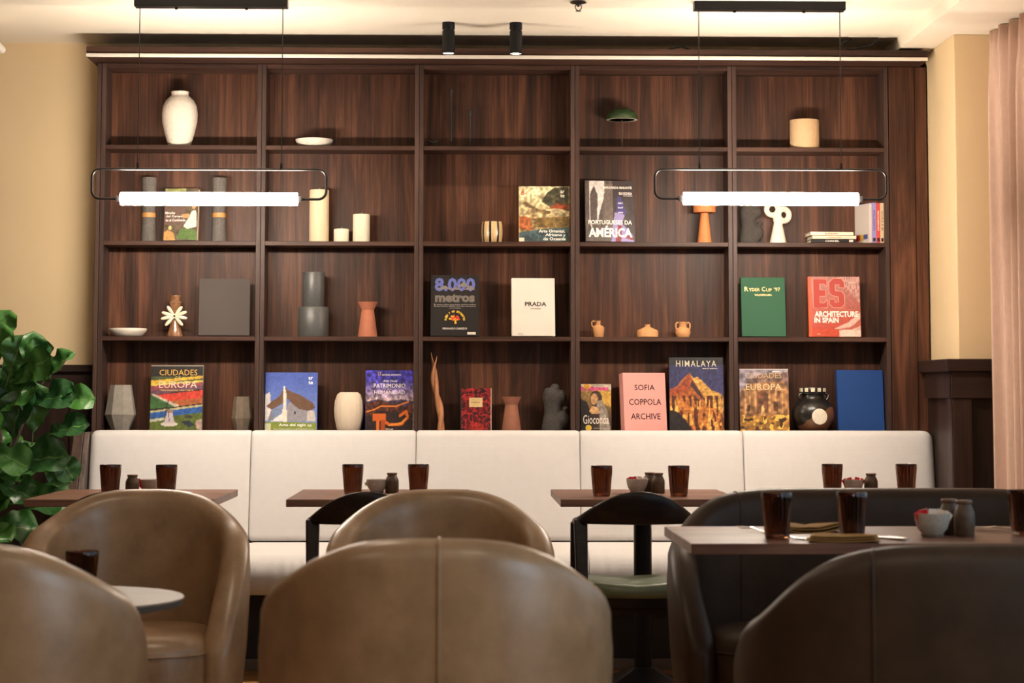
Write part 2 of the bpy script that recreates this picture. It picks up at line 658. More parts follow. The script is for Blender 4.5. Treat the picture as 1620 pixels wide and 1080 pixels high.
fl = thing('filler_panel', 'tall dark walnut pilaster closing the right end of the bookcase', 'panel', (1.99, FY, 0))
G().box(-0.085, 0.029, -0.004, 0.175, 0, 2.594).build('board', M['walnut_v'], fl, smooth=0, bevel=0.0015, seg=1)
G().box(0.0305, 0.085, 0.004, 0.175, 0, 2.594).build('board', M['walnut_v'], fl, smooth=0, bevel=0.0015, seg=1)
single(G().box(-0.009, 0.009, -0.003, 0.175, 0, 2.594), 'end_panel', M['walnut_edge'],
       'thin dark walnut end board at the left side of the bookcase', 'panel', (-1.590, FY, 0), smooth=0, bevel=0.0015, seg=1)
co = thing('cornice', 'long dark wooden cornice board running along the bookcase top', 'cornice', (0.21, 9.14, 2.595))
G().box(-1.832, 1.838, 0.0, 0.335, 0.0008, 0.048).build('board', M['walnut_h'], co, smooth=0, bevel=0.002, seg=1)
lp = G().box(-1.832, 1.836, -0.012, -0.0004, 0.0, 0.0155).build('light_profile', M['alu'], co, smooth=0, bevel=0.003)
lp['label'] = 'pale metal light channel along the lower edge'
cb = G()
cb.tube([(1.45, 0.02, 0.053), (1.47, 0.03, 0.085), (1.50, 0.06, 0.10), (1.52, 0.10, 0.115)], 0.004, 6)
cb.tube([(1.44, 0.05, 0.053), (1.52, 0.02, 0.056), (1.60, 0.03, 0.075), (1.63, 0.08, 0.115)], 0.004, 6)
cb.tube([(0.70, 0.03, 0.053), (0.76, 0.02, 0.062), (0.80, 0.06, 0.056)], 0.004, 6)
cbo = single(cb, 'loose_cable', M['black_metal'], 'loose dark cable lying on the cornice top near the right end', 'cable', (0.21, 9.14, 2.595))

# ================================================================== BANQUETTE
bq = thing('banquette', 'long wall banquette in off-white fabric below the bookcase', 'sofa', (0.24, 9.0, 0))
EX = [-1.585, -0.894, -0.185, 0.522, 1.229, 2.062]


def cushion_back(x0, x1, rl=0.013, rr_=0.013):
    # cross-section (y, z) swept along x with rounded ends, leaning back
    prof = []
    zb, zt, th = 0.515, 0.983, 0.11
    rc = 0.028
    nseg = 5
    for c, (yy, zz, a0) in enumerate(((0, zb, 180), (0, zt, 90), (th, zt, 0), (th, zb, -90))):
        sy = 1 if c in (0, 1) else -1
        sz = 1 if c in (0, 3) else -1
        cyy, czz = yy+sy*rc, zz+sz*rc
        for i in range(nseg+1):
            if c == 0: a = math.radians(270-90*i/nseg)
            elif c == 1: a = math.radians(180-90*i/nseg)
            elif c == 2: a = math.radians(90-90*i/nseg)
            else: a = math.radians(0-90*i/nseg)
            prof.append((cyy+rc*math.cos(a), czz+rc*math.sin(a)))
        if c == 0:
            for t in np.linspace(0.08, 0.92, 9):
                prof.append((-0.012*math.sin(PI*t)**0.6, zb+rc+(zt-zb-2*rc)*t))
    rings = []
    xs = [0, 0.002, 0.006, 0.013, 0.022, 0.032, 0.045, 0.07, 0.10]
    w_ = x1-x0
    allx = [x0+0.0012+e for e in xs]+[x0+w_*t for t in (0.3, 0.5, 0.7)]+[x1-0.0012-e for e in xs[::-1]]
    for x in allx:
        d = min(x-x0, x1-x)
        r = rl if x-x0 < x1-x else rr_
        ins = 0 if d >= r else (r-math.sqrt(max(0, r*r-(r-d)**2)))
        bulge = min(1, d/0.10)
        ring = []
        for y, z in prof:
            cy, cz = th/2, (zb+zt)/2
            yy = y if y >= -0.0001 else y*bulge
            ny = cy+(yy-cy)*(1-ins/0.055)
            nz = cz+(z-cz)*(1-ins/0.234)
            lean = (nz-zb)*0.19
            ring.append((x, 9.095+ny+lean, nz))
        rings.append(ring)
    return rings


def local(rings, o):
    return [[(p[0]-o.location.x, p[1]-o.location.y, p[2]-o.location.z) for p in r] for r in rings]


for i in range(5):
    G().rings(local(cushion_back(EX[i], EX[i+1], 0.030 if i == 0 else 0.013, 0.045 if i == 4 else 0.013), bq)).build('back_cushion', M['sofa'], bq, smooth=60)
for i in range(5):
    g = G()
    x0, x1 = EX[i]-0.24+0.0015, EX[i+1]-0.24-0.0015
    prof = []
    y0, y1, z0, z1 = 8.52-9.0, 9.22-9.0, 0.335, 0.50
    for t in np.linspace(0, 1, 7):
        a = PI*1.5-PI*t
        prof.append((y0+0.0825+0.0825*math.cos(a), (z0+z1)/2+0.0825*math.sin(a)))
    for t in np.linspace(0.1, 1, 8):
        prof.append((y0+0.0825+(y1-y0-0.0825)*t, z1+0.022*math.sin(PI*min(1, t*0.9+0.1))))
    prof.append((y1, z0))
    rr = []
    for x in [x0, x0+0.004, x0+0.012]+list(np.linspace(x0+0.03, x1-0.03, 70))+[x1-0.012, x1-0.004, x1]:
        rip = 0.0022*math.sin(x*118+2.2*math.sin(x*21))+0.0014*math.sin(x*61+i)
        rip *= min(1, min(x-x0, x1-x)/0.05)
        d = min(x-x0, x1-x)
        s_ = 1 - 0.10*max(0, 1-d/0.03)**2
        rr.append([(x+0.05*(z-0.45)*math.sin(x*9), y0+0.3+(y-y0-0.3)*(1-(1-s_)*0.3)-rip*max(0, 1-(y-y0)/0.16), 0.415+(z-0.415)*s_) for y, z in prof])
    g.rings(rr).build('seat_cushion', M['sofa'], bq, smooth=60)
G().box(-1.82, 1.82, -0.08, 0.28, 0.0, 0.334).build('plinth', M['black_plinth'], bq, smooth=0)
G().box(-1.82, 1.82, -0.10, -0.081, 0.0, 0.045).build('skirting', M['grey_base'], bq, smooth=0, bevel=0.003)
G().box(-1.82, 1.82, 0.245, 0.29, 0.335, 0.955).build('backboard', M['panel'], bq, smooth=0)
sock = G().box(0.655, 0.69, -0.0835, -0.0805, 0.165, 0.172).build('floor_socket', M['alu'], bq, smooth=0)
sock['label'] = 'small pale metal slot low on the dark plinth'
pp = [(0.29, 0), (-0.30, 0), (-0.30, 0.40), (-0.11, 0.46), (0.20, 0.975), (0.29, 0.975)]
G().prism(pp, -1.852, -1.829, 'X').build('end_panel', M['grey_wood'], bq, smooth=0, bevel=0.003)
G().prism([(y, z-0.001) for y, z in pp], -1.898, -1.8535, 'X').build('end_panel', M['walnut_edge'], bq, smooth=0, bevel=0.003)

# ================================================================== CURTAIN
def curtain():
    cols, rows = 260, 26
    z0, z1 = 0.02, 2.652
    vs, fs = [], []
    for i in range(cols+1):
        t = i/cols
        for j in range(rows+1):
            q = j/rows
            z = z0+(z1-z0)*q
            y = 8.765-1.55*t
            ph = t*1.55/0.125*2*PI
            amp = 0.036*(1-0.45*max(0, (q-0.9)/0.1))
            x = 2.235+0.030*t*2+amp*math.sin(ph+0.5*math.sin(ph*0.37+q*1.3))+0.008*math.sin(ph*2.3+q*2)
            if q > 0.955:
                x += 0.012*math.sin(ph*3+1)
            y += 0.018*math.cos(ph*1.0+0.6)*(1-0.5*q)
            vs.append((x-2.26, y-8.0, z-0.02))
    for i in range(cols):
        for j in range(rows):
            a = i*(rows+1)+j
            fs.append((a, a+1, a+rows+2, a+rows+1))
    g_ = G().add(vs, fs)
    return g_


cu = single(curtain(), 'curtain', M['curtain'], 'floor-length dusty rose curtain gathered at the right-hand window', 'curtain', (2.26, 8.0, 0.02), smooth=180, recalc=False)
sd = cu.modifiers.new('thickness', 'SOLIDIFY'); sd.thickness = 0.003

# ================================================================== PENDANT LAMPS
def pendant(label, cx, zt, canopy_w=0.61):
    p = thing('pendant_lamp', label, 'lamp', (cx, 8.4, CEIL), 0, 'linear pendant lamps over the banquette tables')
    tz = zt-CEIL
    t = G().lathe([(0.0, -0.35), (0.024, -0.35), (0.0255, -0.347), (0.0255, 0.347), (0.024, 0.35), (0.0, 0.35)], 28, M4=T(0, 0, tz) @ RY(PI/2))
    o = t.build('glowing_tube', M['tube'], p, smooth=40)
    o['label'] = 'white glowing glass tube'
    for s in (-1, 1):
        G().lathe([(0.0, 0), (0.012, 0), (0.012, 0.018), (0.0, 0.018)], 16, M4=T(s*0.3505, 0, tz) @ RY(s*PI/2)).build('end_cap', M['dark_metal'], p)
    hw, hh, rc = 0.464, 0.118, 0.032
    pts = [(0.362, 0, tz)]

    def arc(cx_, cz_, a0, a1):
        return [(cx_+rc*math.cos(math.radians(a0+(a1-a0)*i/6)), 0, cz_+rc*math.sin(math.radians(a0+(a1-a0)*i/6))) for i in range(7)]
    pts += arc(hw-rc, tz+rc, -90, 0)+arc(hw-rc, tz+hh-rc, 0, 90)
    pts += arc(-hw+rc, tz+hh-rc, 90, 180)+arc(-hw+rc, tz+rc, 180, 270)+[(-0.362, 0, tz)]
    G().tube(pts, 0.0052, 10).build('loop_frame', M['dark_metal'], p, smooth=60)
    G().box(-canopy_w/2, canopy_w/2, -0.03, 0.03, -0.034, 0.0).build('canopy', M['black_metal'], p, smooth=0, bevel=0.003)
    for s in (-1, 1):
        x = s*0.285
        G().tube([(x, 0, -0.034), (x, 0, tz+hh)], 0.0020, 6).build('suspension_wire', M['dark_metal'], p)
        G().lathe([(0, 0), (0.005, 0), (0.005, 0.022), (0.002, 0.028), (0, 0.028)], 10, M4=T(x, 0, tz+hh)).build('wire_grip', M['black_metal'], p)
        G().lathe([(0, -0.042), (0.006, -0.042), (0.006, -0.034), (0, -0.034)], 10, M4=T(s*0.14, 0, 0)).build('screw', M['black_metal'], p)
    return p


pendant('left linear pendant lamp with a glowing tube in a dark loop frame', -0.995, 1.910)
pendant('right linear pendant lamp with a glowing tube in a dark loop frame', 1.243, 1.918)

for x, lab in ((-0.050, 'left black cylinder spotlight on the ceiling above the bookcase'), (0.236, 'right black cylinder spotlight on the ceiling above the bookcase')):
    s = thing('ceiling_spotlight', lab, 'lamp', (x, 8.9, CEIL), 0, 'black ceiling spotlights')
    G().lathe([(0, 0), (0.027, 0), (0.027, -0.028), (0.026, -0.030), (0.0, -0.030)], 28).build('mount_ring', M['black_metal'], s)
    G().lathe([(0, -0.030), (0.023, -0.030), (0.023, -0.036), (0.027, -0.036), (0.027, -0.133), (0.0245, -0.1335), (0.0235, -0.130), (0, -0.130)], 28).build('barrel', M['black_metal'], s)
    o = G().lathe([(0, -0.1305), (0.0225, -0.1305), (0.0225, -0.1315), (0, -0.1315)], 24).build('lens', M['spot_glow'], s)
    o['label'] = 'lit lens at the bottom of the barrel'
    add_light('spot_beam', 'SPOT', (x, 8.9, CEIL-0.135), SPOT_WATT, (1.0, 0.80, 0.58), spot_size=math.radians(125), spot_blend=0.6, shadow_soft_size=0.02)

sp = thing('sprinkler_head', 'small bronze fire sprinkler head hanging from the ceiling', 'sprinkler', (0.474, 8.4, CEIL))
G().lathe([(0, 0), (0.028, 0), (0.034, -0.006), (0.012, -0.012), (0, -0.012)], 24).build('escutcheon', M['dark_metal'], sp)
g = G().lathe([(0, -0.012), (0.006, -0.012), (0.005, -0.022), (0, -0.022)], 12)
for s in (-1, 1):
    g.tube([(s*0.006, 0, -0.012), (s*0.013, 0, -0.02), (s*0.011, 0, -0.03), (s*0.002, 0, -0.038)], 0.002, 6)
g.build('arm_frame', M['dark_metal'], sp)
G().lathe([(0, -0.038), (0.012, -0.038), (0.010, -0.041), (0, -0.041)], 16).build('deflector', M['dark_metal'], sp)

cu_ = thing('ceiling_unit', 'white boxy fitting at ceiling height in the upper left corner', 'fitting', (-2.13, 8.75, 2.712))
G().prism([(-0.21, 0.0), (0.10, 0.0), (0.205, -0.115), (0.20, -0.135), (-0.21, -0.145)], -0.2, 0.2, 'Y').build('housing', M['white_plastic'], cu_, smooth=0, bevel=0.012, seg=3)
G().box(-0.2, 0.17, -0.18, 0.18, -0.152, -0.142).build('cover_plate', M['white_plastic'], cu_, smooth=0, bevel=0.003)

# added warm fill lights with made-up ceiling rings, outside the camera's view
for k, (x, y) in enumerate(((-1.6, 2.6), (0.6, 2.6), (-1.6, 0.2), (0.6, 0.2), (-0.6, 5.2))):
    struct(G().lathe([(0.13, -0.004), (0.15, -0.006), (0.16, -0.002), (0.16, 0.0), (0.13, 0.0)], 40, M4=T(x, y, CEIL)).build('trim_%d' % (k+4), M['black_metal']))
    add_light('hall_fill_light', 'AREA', (x, y, CEIL-0.01), HALL_FILL_WATT*(1.1 if y > 5 else 1.0), (1.0, 0.80, 0.58), shape='DISK', size=0.25)

# ================================================================== TUB CHAIRS AND LOVESEATS
def tub_plan(a, bdep, n, yf, count):
    """Outer plan curve from the left arm tip round the back to the right arm tip."""
    pts = []
    side = 12
    for i in range(side):
        pts.append((-a+0.045*(1-i/side)**2, yf*(1-i/side)))
    for i in range(count+1):
        ph = PI*i/count
        c, s = math.cos(ph), math.sin(ph)
        pts.append((-a*math.copysign(abs(c)**(2/n), c), -bdep*abs(s)**(2/n)))
    for i in range(1, side+1):
        pts.append((a-0.045*(i/side)**2, yf*i/side))
    # resample evenly
    P_ = np.array(pts)
    d = np.r_[0, np.cumsum(np.hypot(*np.diff(P_, axis=0).T))]
    m_ = 96
    t = np.linspace(0, d[-1], m_)
    return np.c_[np.interp(t, d, P_[:, 0]), np.interp(t, d, P_[:, 1])], t/d[-1]


def tub_chair(name, label, cat, a, bdep, n, yf, hmax, drop, pw, mat, loc, rotz, group=None, seams=(0.0,), seat_front=0.30, seam_len=16):
    root = thing(name, label, cat, loc, rotz, group)
    pl, tt = tub_plan(a, bdep, n, yf, 80)
    th = 0.085
    m_ = len(pl)
    tang = np.gradient(pl, axis=0)
    tang /= np.linalg.norm(tang, axis=1)[:, None]
    nrm = np.c_[tang[:, 1], -tang[:, 0]]          # outward? check against the centre
    if (nrm[m_//2]*np.array([0, -1])).sum() < 0:
        nrm = -nrm
    rings = []
    seam_pts = {s: [] for s in seams}
    for i in range(m_):
        x, y = pl[i]
        h = hmax-drop*min(1, abs(x)/a)**pw
        # the rim falls along the arms down to seat height
        if y > -0.13:
            h -= (h-0.40)*min(1, (y+0.13)/(yf+0.13))**1.9
        end = min(tt[i], 1-tt[i])
        k = 1.0
        e = 0.02
        if end < e:
            k = math.sqrt(max(0.04, 1-(1-end/e)**2))
        prof = []
        prof += [(-0.035, 0.12), (-0.022, 0.12+(h-0.16-0.12)*0.33), (-0.008, 0.12+(h-0.16-0.12)*0.66)]
        prof += [(-0.001, h-0.16), (0.0, h-0.10), (-0.003, h-0.06)]
        for q in np.linspace(0, 1, 9):
            ang = math.radians(10+160*q)
            prof.append((-0.045+0.0425*math.cos(ang), h-0.045+0.045*math.sin(ang)))
        prof += [(-0.089, h-0.08), (-0.090, h-0.16), (-0.088, 0.12+(h-0.16-0.12)*0.66), (-0.088, 0.12+(h-0.16-0.12)*0.33), (-0.088, 0.12)]
        ring = []
        for o_, z in prof:
            oo = -0.045+(o_+0.045)*k
            ring.append((x+nrm[i, 0]*oo, y+nrm[i, 1]*oo, max(z, 0.12)))
        rings.append(ring)
    G().rings(rings).build('shell', mat, root, smooth=60)
    # piped seams on the outer back
    for sx_ in seams:
        j = min(range(m_//6, m_*5//6), key=lambda q: abs(pl[q, 0]-sx_))
        pts = [rings[j][k2] for k2 in range(0, seam_len)]
        pts = [Vector(p)+Vector((nrm[j, 0], nrm[j, 1], 0))*0.0012 for p in pts]
        G().tube(pts, 0.0032, 6).build('seam', mat, root, smooth=80)
        pts = [Vector(p)-Vector((nrm[j, 0], nrm[j, 1], 0))*0.0006 for p in rings[j][13:19]]
        if len(seams) > 1:
            G().tube(pts, 0.002, 6).build('seam', mat, root, smooth=80)
    # seat cushion
    ai, bi = a-0.092, bdep-0.095
    base = []
    N_ = 72
    yc = (seat_front-bi)/2
    hb = (seat_front+bi)/2
    nn = 3.2
    for i in range(N_):
        ph = 2*PI*i/N_
        c, s = math.cos(ph), math.sin(ph)
        base.append((ai*math.copysign(abs(c)**(2/nn), c), yc+hb*math.copysign(abs(s)**(2/nn), s)))
    rr = []
    for ins, z in ((0.06, 0.215), (0.015, 0.220), (0.002, 0.235), (0.0, 0.27), (0.0, 0.395), (0.004, 0.418), (0.014, 0.437), (0.03, 0.449), (0.06, 0.456), (0.14, 0.462), (0.30, 0.466)):
        fx = max(0.01, (ai-ins)/ai)
        fy = max(0.01, (hb-ins)/hb)
        rr.append([(p[0]*fx, yc+(p[1]-yc)*fy, z) for p in base])
    G().rings(rr).build('seat_cushion', mat, root, smooth=60)
    pt_ = [(p[0]*1.003, yc+(p[1]-yc)*1.003, 0.402) for p in base]
    G().tube(pt_, 0.0035, 6, closed=True).build('seat_piping', mat, root, smooth=80)
    pb = [(p[0]*0.985, yc+(p[1]-yc)*0.985) for p in base]
    G().prism(pb, 0.12, 0.214, 'Z').build('seat_base', mat, root, smooth=40)
    for sx_ in (-1, 1):
        for yy in (-bdep*0.55, seat_front-0.10):
            G().lathe([(0, 0), (0.014, 0), (0.022, 0.121), (0, 0.121)], 14, M4=T(sx_*(a-0.16), yy, 0)).build('leg', M['chair_wood'], root)
    return root


TUBG = 'tan leather tub armchairs'
CH = dict(a=0.343, bdep=0.335, n=2.3, yf=0.22, hmax=0.845, drop=0.115, pw=3.0)
tub_chair('tub_armchair', 'tan leather tub armchair facing us behind the round table at left', 'armchair', **CH, mat=M['leather'], loc=(-0.957, 6.30, 0), rotz=PI, seam_len=8, group=TUBG)
tub_chair('tub_armchair', 'tan leather tub armchair in the middle, second row, facing us', 'armchair', **CH, mat=M['leather'], loc=(-0.055, 6.30, 0), rotz=PI, seam_len=8, group=TUBG)
tub_chair('tub_armchair', 'tan leather tub armchair in the centre foreground, seen from behind with a vertical back seam', 'armchair', **dict(CH, a=0.356, hmax=0.862), mat=M['leather'], loc=(-0.045, 4.34, 0), rotz=0, group=TUBG)
tub_chair('tub_armchair', 'tan leather tub armchair cut off by the lower left corner, seen from behind', 'armchair', **dict(CH, a=0.356, hmax=0.856), mat=M['leather'], loc=(-0.984, 4.34, 0), rotz=0, group=TUBG)
LS = dict(a=0.695, bdep=0.36, n=3.6, yf=0.22, hmax=0.848, drop=0.16, pw=7.0, seams=(-0.46, 0.46))
LSG = 'dark brown leather loveseats'
tub_chair('loveseat', 'dark brown leather loveseat facing us behind the near dining table', 'sofa', **LS, mat=M['leather_dark'], loc=(1.315, 6.28, 0), rotz=PI, group=LSG)
tub_chair('loveseat', 'dark brown leather loveseat in the lower right foreground, seen from behind', 'sofa', **LS, mat=M['leather_dark'], loc=(1.262, 4.40, 0), rotz=0, group=LSG)

# ================================================================== TABLES
def table(label, cx, cy, w_, d_, top=0.765, group='walnut dining tables'):
    t = thing('dining_table', label, 'table', (cx, cy, 0), 0, group)
    G().box(-w_/2, w_/2, -d_/2, d_/2, top-0.027, top).build('tabletop', M['table'], t, smooth=0, bevel=0.0015, seg=1)
    G().box(-0.17, 0.17, -0.17, 0.17, top-0.036, top-0.0275).build('mounting_plate', M['black_metal'], t, smooth=0)
    G().lathe([(0, 0.11), (0.034, 0.11), (0.034, top-0.0365), (0, top-0.0365)], 28).build('column', M['black_metal'], t)
    h = 0.24
    q = 0.036
    g = G().rings([[(-h, -h, 0), (h, -h, 0), (h, h, 0), (-h, h, 0)], [(-h, -h, 0.012), (h, -h, 0.012), (h, h, 0.012), (-h, h, 0.012)],
                   [(-q, -q, 0.125), (q, -q, 0.125), (q, q, 0.125), (-q, q, 0.125)]])
    g.build('base', M['black_metal'], t, smooth=0, bevel=0.004)
    return t


FT = 0.765
table('leftmost far walnut dining table, its corner reaching towards the plant', -1.205, 8.0, 0.672, 0.82)
table('far walnut dining table second from left, behind the middle tub armchair', -0.286, 8.0, 0.655, 0.82)
table('far walnut dining table third from left, behind the wooden chair with the green seat', 0.690, 8.0, 0.655, 0.82)
table('rightmost far walnut dining table, hidden behind the dark loveseat', 1.56, 8.0, 0.655, 0.82)
table('near walnut dining table set for two between the dark loveseats', 1.285, 5.665, 1.41, 0.70)
rtb = thing('round_table', 'round low table with a pale stone top at the left', 'table', (-1.0, 5.2, 0))
stone = ceramic('pale_stone_top', (0.17, 0.122, 0.097), 0.5, 0.12, 14, 0.03)
edge = ceramic('dark_table_edge', (0.07, 0.072, 0.07), 0.35, 0.06, 20, 0.02)
G().lathe([(0, 0.645), (0.332, 0.645), (0.334, 0.643), (0.334, 0.640), (0, 0.640)], 96).build('stone_top', stone, rtb, smooth=30)
o = G().lathe([(0, 0.640), (0.334, 0.640), (0.330, 0.627), (0.30, 0.620), (0, 0.620)], 96).build('rim', edge, rtb, smooth=30)
o['label'] = 'dark grey bevelled rim'
G().lathe([(0, 0.02), (0.036, 0.02), (0.036, 0.62), (0, 0.62)], 28).build('column', M['black_metal'], rtb)
G().lathe([(0, 0), (0.22, 0), (0.22, 0.010), (0.05, 0.02), (0, 0.02)], 48).build('base', M['black_metal'], rtb)

# ================================================================== WOODEN CHAIRS
def wooden_chair(label, cx, cy):
    c = thing('wooden_chair', label, 'chair', (cx, cy, 0), 0, 'dark wooden chairs with green seats')
    # bent back rail; local back is at -Y
    n = 49
    rings = []
    for i in range(n):
        q = -1+2*i/(n-1)
        ang = q*math.radians(100)
        rx, ry = 0.197, 0.215
        x, y = rx*math.sin(ang), -ry*math.cos(ang)+0.0
        a = abs(q)
        f_ = math.sin(min(PI/2, abs(ang)))
        ztop = 0.815-0.100*f_**2.0
        zbot = 0.704-0.010*a**2
        if a > 0.86:
            zbot = 0.694-(a-0.86)*0.05
        if a > 0.9:
            ztop -= (a-0.9)*0.10
        th = 0.011+0.005*a
        nx, ny = math.sin(ang), -math.cos(ang)
        zm, zh = (ztop+zbot)/2, max(0.012, (ztop-zbot)/2)
        ring = []
        for k in range(20):
            b_ = 2*PI*k/20
            cz = math.copysign(abs(math.sin(b_))**0.75, math.sin(b_))
            co_ = math.copysign(abs(math.cos(b_))**0.75, math.cos(b_))
            leanb = (zm+zh*cz-0.70)*0.10
            ring.append((x+nx*(th*co_+leanb), y+ny*(th*co_+leanb), zm+zh*cz))
        rings.append(ring)
    G().rings(rings).build('back_rail', M['chair_wood'], c, smooth=60)
    for sx_ in (-1, 1):
        # front leg meets the end of the rail, rear leg carries its bend
        G().rings([[(sx_*(0.185+ex), 0.20+ey, 0) for ex, ey in ((-.014, -.014), (.014, -.014), (.014, .014), (-.014, .014))],
                   [(sx_*(0.195+ex), 0.13+ey, 0.45) for ex, ey in ((-.018, -.022), (.018, -.022), (.018, .022), (-.018, .022))],
                   [(sx_*(0.203+ex), 0.035+ey, 0.70) for ex, ey in ((-.014, -.02), (.014, -.02), (.014, .02), (-.014, .02))]]).build('leg', M['chair_wood'], c, smooth=50, bevel=0.006)
        G().rings([[(sx_*(0.175+ex), -0.21+ey, 0) for ex, ey in ((-.014, -.014), (.014, -.014), (.014, .014), (-.014, .014))],
                   [(sx_*(0.185+ex), -0.13+ey, 0.45) for ex, ey in ((-.019, -.016), (.019, -.016), (.019, .016), (-.019, .016))],
                   [(sx_*(0.190+ex), -0.075+ey, 0.715) for ex, ey in ((-.025, -.014), (.022, -.014), (.022, .014), (-.025, .014))]]).build('leg', M['chair_wood'], c, smooth=50, bevel=0.006)
    base = []
    for i in range(56):
        ph = 2*PI*i/56
        cc, ss = math.cos(ph), math.sin(ph)
        base.append((0.195*math.copysign(abs(cc)**0.78, cc), 0.03+0.205*math.copysign(abs(ss)**0.78, ss)))
    rr = []
    for f_, z in ((0.86, 0.452), (0.96, 0.456), (1.0, 0.470), (1.0, 0.482), (0.97, 0.494), (0.90, 0.500), (0.7, 0.497), (0.3, 0.494)):
        rr.append([(p[0]*f_, 0.03+(p[1]-0.03)*f_, z+(0.012*abs(p[0])/0.195 if z > 0.49 else 0)) for p in base])
    G().rings(rr).build('seat', M['green_leather'], c, smooth=60)
    G().prism([(p[0]*0.93, 0.03+(p[1]-0.03)*0.93) for p in base], 0.425, 0.4535, 'Z').build('seat_frame', M['chair_wood'], c, smooth=40)
    for yy in (-0.13, 0.13):
        G().box(-0.175, 0.175, yy-0.009, yy+0.009, 0.40, 0.426).build('rail', M['chair_wood'], c, smooth=0)
    return c


wooden_chair('dark wooden chair with a bent back rail, its sliver showing above the left tub armchair', -1.155, 7.32)
wooden_chair('dark wooden chair with a bent back rail behind the middle tub armchair', -0.306, 7.32)
wooden_chair('dark wooden chair with a green leather seat beside the dark loveseat', 0.602, 7.32)
wooden_chair('dark wooden chair peeping just over the far loveseat near the right end', 1.528, 7.32)

# ================================================================== TABLEWARE
rib_n = 18


def tumbler(label, x, y, z, h=0.112, group='ribbed amber tumblers'):
    g = G()
    r0, r1 = 0.0300, 0.0385
    prof = [(0, 0.0), (r0-0.002, 0.0), (r0, 0.003)]
    prof += [(r0+(r1-r0)*t, 0.003+(h-0.004)*t) for t in (0.15, 0.3, 0.5, 0.7, 0.88)]
    prof += [(r1, h-0.002), (r1-0.0008, h), (r1-0.0022, h-0.001)]
    prof += [(r1-0.0030-(r1-r0)*(1-t), 0.012+(h-0.014)*t) for t in (0.9, 0.5, 0.1, 0.0)]
    inner = {q[1] for q in prof[-6:]}
    prof += [(0, 0.010)]
    inner.add(0.010)

    def rf(a, zz):
        return 1+0.07*abs(math.cos(a*rib_n/2)) if 0.0035 < zz < h*0.9 and zz not in inner else 1.035
    g.lathe(prof, 132, rfun=rf)
    # keep ribs on the outer wall only
    return single(g, 'tumbler', M['amber'], label, 'glass', (x, y, z), group, smooth=80)


tabs = {'A': 'on the leftmost far table', 'B': 'on the second far table', 'C': 'on the third far table', 'D': 'on the rightmost far table'}
for x, y, s in ((-1.289, 7.918, 'left ribbed amber tumbler '+tabs['A']), (-1.082, 7.917, 'right ribbed amber tumbler '+tabs['A']),
                (-0.396, 7.967, 'left ribbed amber tumbler '+tabs['B']), (-0.151, 7.967, 'right ribbed amber tumbler '+tabs['B']),
                (0.524, 7.816, 'left ribbed amber tumbler '+tabs['C']), (0.808, 7.815, 'right ribbed amber tumbler '+tabs['C']),
                (1.410, 8.017, 'left ribbed amber tumbler '+tabs['D']), (1.691, 8.017, 'right ribbed amber tumbler '+tabs['D'])):
    tumbler(s, x, y, FT)
tumbler('ribbed amber tumbler on the near table, nearest its left corner', 0.821, 5.492, FT, 0.119)
tumbler('ribbed amber tumbler on the near table between napkins and sugar bowl', 1.020, 5.514, FT, 0.119)
tumbler('ribbed amber tumbler on the near table, cut by the right picture edge', 1.500, 5.636, FT, 0.119)
tumbler('ribbed amber tumbler on the low round table at left', -0.915, 5.22, 0.645, 0.110)

jarm = ceramic('brown_glazed_stoneware', (0.075, 0.042, 0.021), 0.45, 0.35, 60, 0.03)
lidm = ceramic('brown_glazed_rim', (0.13, 0.07, 0.04), 0.4, 0.25, 60, 0.03)


def shaker(label, x, y, z=FT, s=1.0):
    t = thing('shaker_jar', label, 'jar', (x, y, z), 0, 'brown stoneware shaker jars')
    t.scale = (max(s, 1.0), max(s, 1.0), s)
    G().lathe([(0, 0), (0.0235, 0), (0.0255, 0.003), (0.0258, 0.05), (0.0245, 0.060), (0.019, 0.073), (0.0165, 0.079), (0, 0.079)], 32).build('body', jarm, t)
    G().lathe([(0, 0.0792), (0.0170, 0.0792), (0.0200, 0.083), (0.0200, 0.087), (0.0185, 0.0895), (0.006, 0.090), (0, 0.090)], 32).build('rim', lidm, t)
    return t


shaker('brown stoneware shaker jar on the leftmost far table', -1.223, 8.019, s=0.80)
shaker('brown stoneware shaker jar on the second far table', -0.253, 8.071, s=0.86)
shaker('rear brown stoneware shaker jar on the third far table', 0.729, 8.123, s=0.86)
shaker('front brown stoneware shaker jar on the third far table', 0.755, 8.065, s=0.86)
shaker('brown stoneware shaker jar on the rightmost far table', 1.567, 8.07, s=0.84)
shaker('rear brown stoneware shaker jar by the sugar bowl on the near table', 1.302, 5.638, s=1.06)
shaker('front brown stoneware shaker jar by the sugar bowl on the near table', 1.328, 5.578, s=1.06)

bowlm = ceramic('speckled_grey_bowl', (0.40, 0.35, 0.29), 0.45, 0.10, 90, 0.05)
redm, whm = ink((200, 30, 35)), ink((225, 205, 190))


